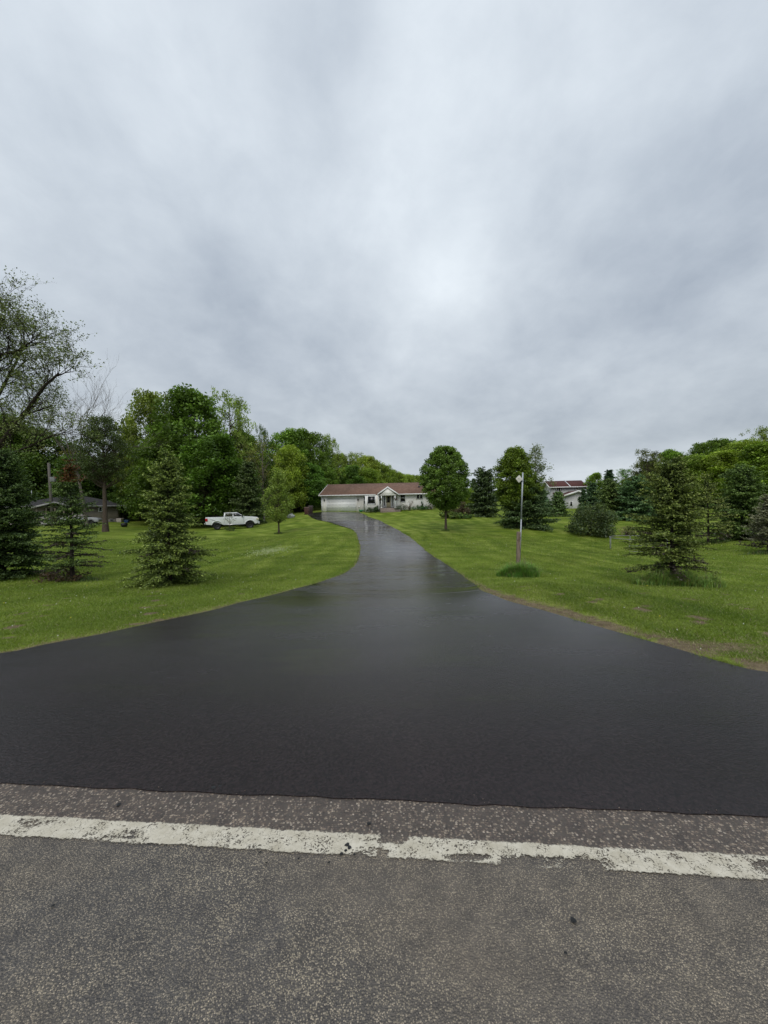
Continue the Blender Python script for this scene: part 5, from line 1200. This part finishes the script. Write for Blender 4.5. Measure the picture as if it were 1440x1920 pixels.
# ------------------------------------------------------------------ background wood, built from five kinds of tree
kinds = {}
def proto(k):
    if k == 'dense': a = dict(seed=301, profile=[.8, 1, 1, 1, .95, .88, .7, .42], nclump=330, cr=1.0, per=85, leaf=.34, wavy=.18, inner=.35, yellow=.25)
    if k == 'tall':  a = dict(seed=302, profile=[.7, .9, .95, 1, .95, .9, .75, .45], nclump=340, cr=.90, per=75, leaf=.30, wavy=.25, inner=.3, yellow=.3)
    if k == 'airy':  a = dict(seed=303, profile=[.4, .7, .9, 1, 1, .95, .8, .55], nclump=230, cr=.70, per=40, leaf=.26, wavy=.3, inner=.15, yellow=.3)
    if k == 'broad': a = dict(seed=304, profile=[.7, 1, 1, .95, .9, .8, .65, .45], nclump=290, cr=1.1, per=90, leaf=.32, wavy=.22, inner=.4, yellow=.4)
    if k == 'wispy': a = dict(seed=305, profile=[.3, .6, .8, .95, 1, .9, .7, .4], nclump=130, cr=.6, per=16, leaf=.22, wavy=.3, inner=.1, yellow=.2)
    return a
def bg(k, px, top, hw_, depth, colr, label, group=None, rz=None, th=None):
    p = atdepth(px, depth); h = hgt(px, top, p); R = halfw(hw_, p)*1.25
    rz = (px*1.7) % 6.28 if rz is None else rz
    if k not in kinds:
        a = proto(k); s = a.pop('seed')
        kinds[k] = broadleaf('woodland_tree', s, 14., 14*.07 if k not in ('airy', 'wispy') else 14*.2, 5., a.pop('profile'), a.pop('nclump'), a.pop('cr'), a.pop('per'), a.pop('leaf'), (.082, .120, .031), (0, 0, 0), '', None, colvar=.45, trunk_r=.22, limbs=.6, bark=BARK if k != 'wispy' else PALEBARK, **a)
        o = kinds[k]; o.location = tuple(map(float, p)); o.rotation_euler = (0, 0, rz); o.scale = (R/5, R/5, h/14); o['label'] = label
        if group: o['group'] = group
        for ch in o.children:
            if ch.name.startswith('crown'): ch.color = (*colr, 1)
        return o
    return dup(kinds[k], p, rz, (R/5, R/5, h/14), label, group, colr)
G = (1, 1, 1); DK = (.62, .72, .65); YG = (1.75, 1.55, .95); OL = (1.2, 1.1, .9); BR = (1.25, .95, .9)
bg('tall', 292, 730, 50, 62, OL, 'tall olive tree at the left end of the central wood')
bg('dense', 366, 731, 66, 60, (.80, .95, .75), 'tallest dark green tree in the wood left of the house')
bg('airy', 434, 732, 40, 66, (1.55, 1.5, 1.5), 'tall thin leaved tree at the right shoulder of the dark tree')
bg('broad', 300, 815, 50, 56, (.75, .85, .7), 'dark lower tree behind the bushy left spruce')
bg('dense', 400, 815, 62, 55, (.62, .8, .55), 'low dark tree directly above the pickup')
bg('dense', 457, 805, 40, 70, (.95, 1.05, .8), 'rounded green tree between the airy tree and the twiggy one')
bg('airy', 493, 795, 14, 80, DK, 'small dark tree top poking above the wood')
bg('wispy', 494, 812, 34, 60, (1.2, .9, .95), 'grey brown barely leafed tree behind the pickup')
bg('wispy', 470, 830, 26, 58, (1.2, .9, 1.0), 'smaller grey twiggy tree left of the barely leafed one')
bg('broad', 545, 832, 30, 68, (1.5, 1.45, .9), 'bright yellow green tree behind the young lawn tree')
bg('dense', 548, 802, 42, 82, (.95, 1.15, .8), 'green tree top right of the twiggy trees')
bg('tall', 588, 808, 38, 84, (.9, 1.0, .8), 'tall green tree behind the bins')
bg('airy', 619, 814, 21, 88, (1.5, 1.45, 1.1), 'thin tree with an open crown at the end of the tall wood')
bg('dense', 580, 868, 36, 72, (.7, .95, .75), 'bluish green tree left of the garage')
bg('broad', 610, 875, 28, 80, (.8, .95, .7), 'dark tree just behind the garage roof')
for i, (px, top, hw_, d_, k, c_) in enumerate([(640, 850, 26, 105, 'tall', OL), (662, 846, 24, 118, 'airy', (1.5, 1.4, 1.2)), (655, 872, 26, 100, 'dense', (.75, .95, .8)), (685, 853, 26, 125, 'dense', YG), (705, 862, 22, 135, 'dense', (1.3, 1.25, .9)), (690, 876, 26, 112, 'broad', (1.1, 1.15, .8)), (722, 872, 20, 150, 'tall', (1.2, 1.2, .9)), (738, 880, 18, 165, 'dense', (1.35, 1.3, .95))]):
    bg(k, px, top, hw_, d_, c_, 'tree in the wood behind the red brown house roof', 'trees behind the house roof')
for i, px in enumerate((752, 764, 776, 790, 805)):
    bg(('dense', 'broad', 'tall')[i % 3], px, 886+i*1.6, 16, 190+i*12, (1.5, 1.45, 1.1), 'far pale green tree above the right end of the house roof', 'far trees past the house')
# left background behind the tan house
for (px, top, hw_, d_, k, c_, lb) in [
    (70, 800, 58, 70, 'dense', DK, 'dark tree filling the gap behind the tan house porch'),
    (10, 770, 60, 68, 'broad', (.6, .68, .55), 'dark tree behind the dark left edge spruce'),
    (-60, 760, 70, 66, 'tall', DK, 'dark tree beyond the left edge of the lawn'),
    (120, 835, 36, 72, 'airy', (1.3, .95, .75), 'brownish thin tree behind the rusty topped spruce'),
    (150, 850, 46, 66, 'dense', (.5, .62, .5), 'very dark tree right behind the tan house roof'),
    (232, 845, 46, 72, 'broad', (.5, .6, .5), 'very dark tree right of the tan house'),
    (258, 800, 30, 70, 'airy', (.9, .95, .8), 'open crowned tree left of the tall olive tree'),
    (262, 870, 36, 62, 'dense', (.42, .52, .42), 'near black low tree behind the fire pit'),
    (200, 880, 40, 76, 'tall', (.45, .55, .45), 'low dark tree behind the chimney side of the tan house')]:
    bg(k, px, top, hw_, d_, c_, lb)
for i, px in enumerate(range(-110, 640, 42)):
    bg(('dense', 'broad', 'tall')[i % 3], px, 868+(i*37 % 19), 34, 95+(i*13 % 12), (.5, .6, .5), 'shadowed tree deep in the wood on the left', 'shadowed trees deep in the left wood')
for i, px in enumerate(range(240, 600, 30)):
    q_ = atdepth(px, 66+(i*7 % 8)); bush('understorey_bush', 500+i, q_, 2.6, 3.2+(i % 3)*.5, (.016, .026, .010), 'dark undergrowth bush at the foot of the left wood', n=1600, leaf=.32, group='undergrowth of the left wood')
# right background
for (px, top, hw_, d_, k, c_, lb) in [
    (1213, 841, 28, 64, 'airy', (.75, .62, .75), 'dark purplish tree with an open crown at the left end of the right wood'),
    (1222, 862, 26, 68, 'dense', (.6, .65, .6), 'dark tree below the purplish crown'),
    (1258, 842, 32, 70, 'dense', (.95, 1.15, .75), 'fresh green tree behind the top of the olive spruce'),
    (1168, 878, 20, 90, 'airy', (.9, 1.2, 1.3), 'bluish loose tree right of the black green spire'),
    (1116, 886, 17, 84, 'dense', (1.2, 1.35, .8), 'small bright round tree right of the two storey house'),
    (1180, 896, 20, 80, 'dense', (.75, .8, .7), 'low dark tree above the white shed roof'),
    (1300, 850, 36, 64, 'broad', (1.15, 1.2, 1.0), 'grey green tree right of the olive spruce top'),
    (1318, 828, 30, 84, 'tall', (.9, 1.0, .8), 'tree top on the ridge of the right wood'),
    (1355, 822, 34, 86, 'dense', (.85, .95, .8), 'round tree top in the middle of the right ridge'),
    (1345, 846, 44, 62, 'dense', (1.55, 1.5, .95), 'broad bright willow green tree in the right wood'),
    (1398, 822, 42, 70, 'broad', (1.3, 1.3, .85), 'large light green tree near the right edge'),
    (1430, 797, 26, 74, 'airy', (1.4, 1.3, 1.2), 'tall thin crowned tree at the right edge of the photo'),
    (1440, 830, 48, 58, 'dense', (1.15, 1.25, .75), 'rich green tree at the right edge behind the spruces'),
    (1500, 800, 50, 64, 'broad', (1.1, 1.2, .8), 'green tree beyond the right edge'),
    (1390, 862, 38, 60, 'broad', (1.2, 1.3, .8), 'low green tree behind the full dark spruce'),
    (880, 914, 20, 62, 'broad', (1.5, 1.5, 1.0), 'light green small tree behind the bed of shrubs'),
    (1042, 905, 10, 120, 'dense', (1.2, 1.0, .9), 'small brown green tree behind the left gable of the two storey house')]:
    bg(k, px, top, hw_, d_, c_, lb)
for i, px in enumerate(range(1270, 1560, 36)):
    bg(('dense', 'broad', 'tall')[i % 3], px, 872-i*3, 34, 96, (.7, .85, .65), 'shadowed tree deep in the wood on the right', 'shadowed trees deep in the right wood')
# distant wood all along the horizon, one mass
rng = np.random.default_rng(61); n = 30000
an = rng.uniform(-1.15, 1.15, n); dd_ = rng.uniform(260, 340, n); X = dd_*np.sin(an); Y = dd_*np.cos(an)
hh = (8+4*np.sin(an*23)+2.5*np.sin(an*61+1)+1.5*np.sin(an*140))*rng.uniform(0, 1, n)**.6
V, Q = quads(np.c_[X, Y, 1.2+hh], 2.4, rng); c = np.array([[.055, .080, .040]])*rng.uniform(.6, 1.4, (n, 1))
tag(mesh_from('distant_wood', V, [Q], LEAF, None, False, np.repeat(c, 4, 0)), 'distant low wood along the horizon', 'wood', None, 'stuff')
SKY_STOPS = [(0.0,(.40,.435,.475)),(.05,(.39,.425,.465)),(.13,(.33,.365,.40)),(.33,(.385,.425,.47)),(.6,(.43,.475,.525)),(1.0,(.48,.525,.575))]
SKY_STR = 1.54
CLOUD_AMP = 1.15
BLOBS = [(830,545,6,.17),(700,320,8,.10),(790,470,16,.08),(330,80,9,.10),(870,60,14,.08),(160,140,7,-.10),(640,110,6,-.10),(300,600,18,-.08),(1200,640,18,-.05),(1150,350,12,-.04)]
# ------------------------------------------------------------------ sky and light
wd_ = bpy.data.worlds.new('World'); SC.world = wd_; wd_.use_nodes = True; nt = wd_.node_tree; nt.nodes.clear()
out = nt.nodes.new('ShaderNodeOutputWorld')
SUN_EL, SUN_AZ = rad(50), rad(195)
sky = N(nt, 'TexSky', sky_type='NISHITA'); sky.sun_disc = False; sky.sun_elevation = SUN_EL; sky.sun_rotation = SUN_AZ
bg1 = N(nt, 'Background'); L(nt, sky.outputs[0], bg1.inputs[0]); bg1.inputs[1].default_value = .08
tc = N(nt, 'TexCoord'); nrm = N(nt, 'VectorMath', operation='NORMALIZE'); L(nt, tc.outputs['Generated'], nrm.inputs[0]); dirv = nrm.outputs[0]
sx = N(nt, 'SeparateXYZ'); L(nt, dirv, sx.inputs[0]); zc = math_(nt, 'MAXIMUM', sx.outputs[2], 0.0); zq = math_(nt, 'ADD', zc, .40)
cb = N(nt, 'CombineXYZ'); L(nt, math_(nt, 'DIVIDE', sx.outputs[0], zq), cb.inputs[0]); L(nt, math_(nt, 'DIVIDE', sx.outputs[1], zq), cb.inputs[1])
def mp(vec, sc, rot=0):
    m = N(nt, 'Mapping'); m.inputs['Scale'].default_value = sc; m.inputs['Rotation'].default_value = (0, 0, rot); L(nt, vec, m.inputs['Vector']); return m.outputs[0]
n1 = noise(nt, mp(cb.outputs[0], (1, .75, 1), rad(12)), 2.0, 7, .52, .25)
n2 = noise(nt, mp(cb.outputs[0], (1, .8, 1)), .55, 3, .5)
n3 = noise(nt, mp(cb.outputs[0], (1, 1.0, 1), rad(-20)), 5.5, 8, .6, .2)
el = zc
basec = ramp(nt, el, SKY_STOPS)
v = math_(nt, 'ADD', math_(nt, 'MULTIPLY', math_(nt, 'SUBTRACT', n1, .5), .75), math_(nt, 'MULTIPLY', math_(nt, 'SUBTRACT', n2, .5), .35))
v = math_(nt, 'ADD', v, math_(nt, 'MULTIPLY', math_(nt, 'SUBTRACT', n3, .5), .34))
v = math_(nt, 'MULTIPLY', v, CLOUD_AMP)
def blob(px, py, wdeg, amp, stretch=None):
    r = ray(px, py); r = r/np.linalg.norm(r)
    d = N(nt, 'VectorMath', operation='DISTANCE'); L(nt, dirv, d.inputs[0]); d.inputs[1].default_value = tuple(r)
    q = math_(nt, 'DIVIDE', d.outputs['Value'], math.radians(wdeg)); q = math_(nt, 'MULTIPLY', q, q); q = math_(nt, 'MULTIPLY', q, -1.0)
    return math_(nt, 'MULTIPLY', math_(nt, 'EXPONENT', q), amp)
for b in BLOBS: v = math_(nt, 'ADD', v, blob(*b))
mul = math_(nt, 'ADD', 1.0, v)
cmb = N(nt, 'CombineXYZ')
for k, f_ in enumerate((1.08, 1.0, .86)): L(nt, math_(nt, 'ADD', 1.0, math_(nt, 'MULTIPLY', v, f_)), cmb.inputs[k])
cl = mixc(nt, 1.0, basec, cmb.outputs[0], 'MULTIPLY')
bg2 = N(nt, 'Background'); L(nt, cl, bg2.inputs[0]); bg2.inputs[1].default_value = SKY_STR
mx = N(nt, 'MixShader'); mx.inputs[0].default_value = .94; L(nt, bg1.outputs[0], mx.inputs[1]); L(nt, bg2.outputs[0], mx.inputs[2]); L(nt, mx.outputs[0], out.inputs[0])
sl = bpy.data.lights.new('sun', 'SUN'); sl.energy = 1.5; sl.angle = rad(40); sl.color = (1, .93, .83)
so = bpy.data.objects.new('sun', sl); COL.objects.link(so)
dv_ = Vector((math.sin(SUN_AZ)*math.cos(SUN_EL), math.cos(SUN_AZ)*math.cos(SUN_EL), math.sin(SUN_EL)))
so.rotation_euler = dv_.to_track_quat('Z', 'Y').to_euler(); so.location = (0, 0, 60)
SC.view_settings.view_transform = 'Standard'; SC.view_settings.look = 'None'; SC.view_settings.exposure = 0
SC.render.engine = 'CYCLES'; SC.cycles.max_bounces = 8; SC.cycles.transparent_max_bounces = 12; SC.cycles.diffuse_bounces = 3
SC.cycles.use_denoising = True
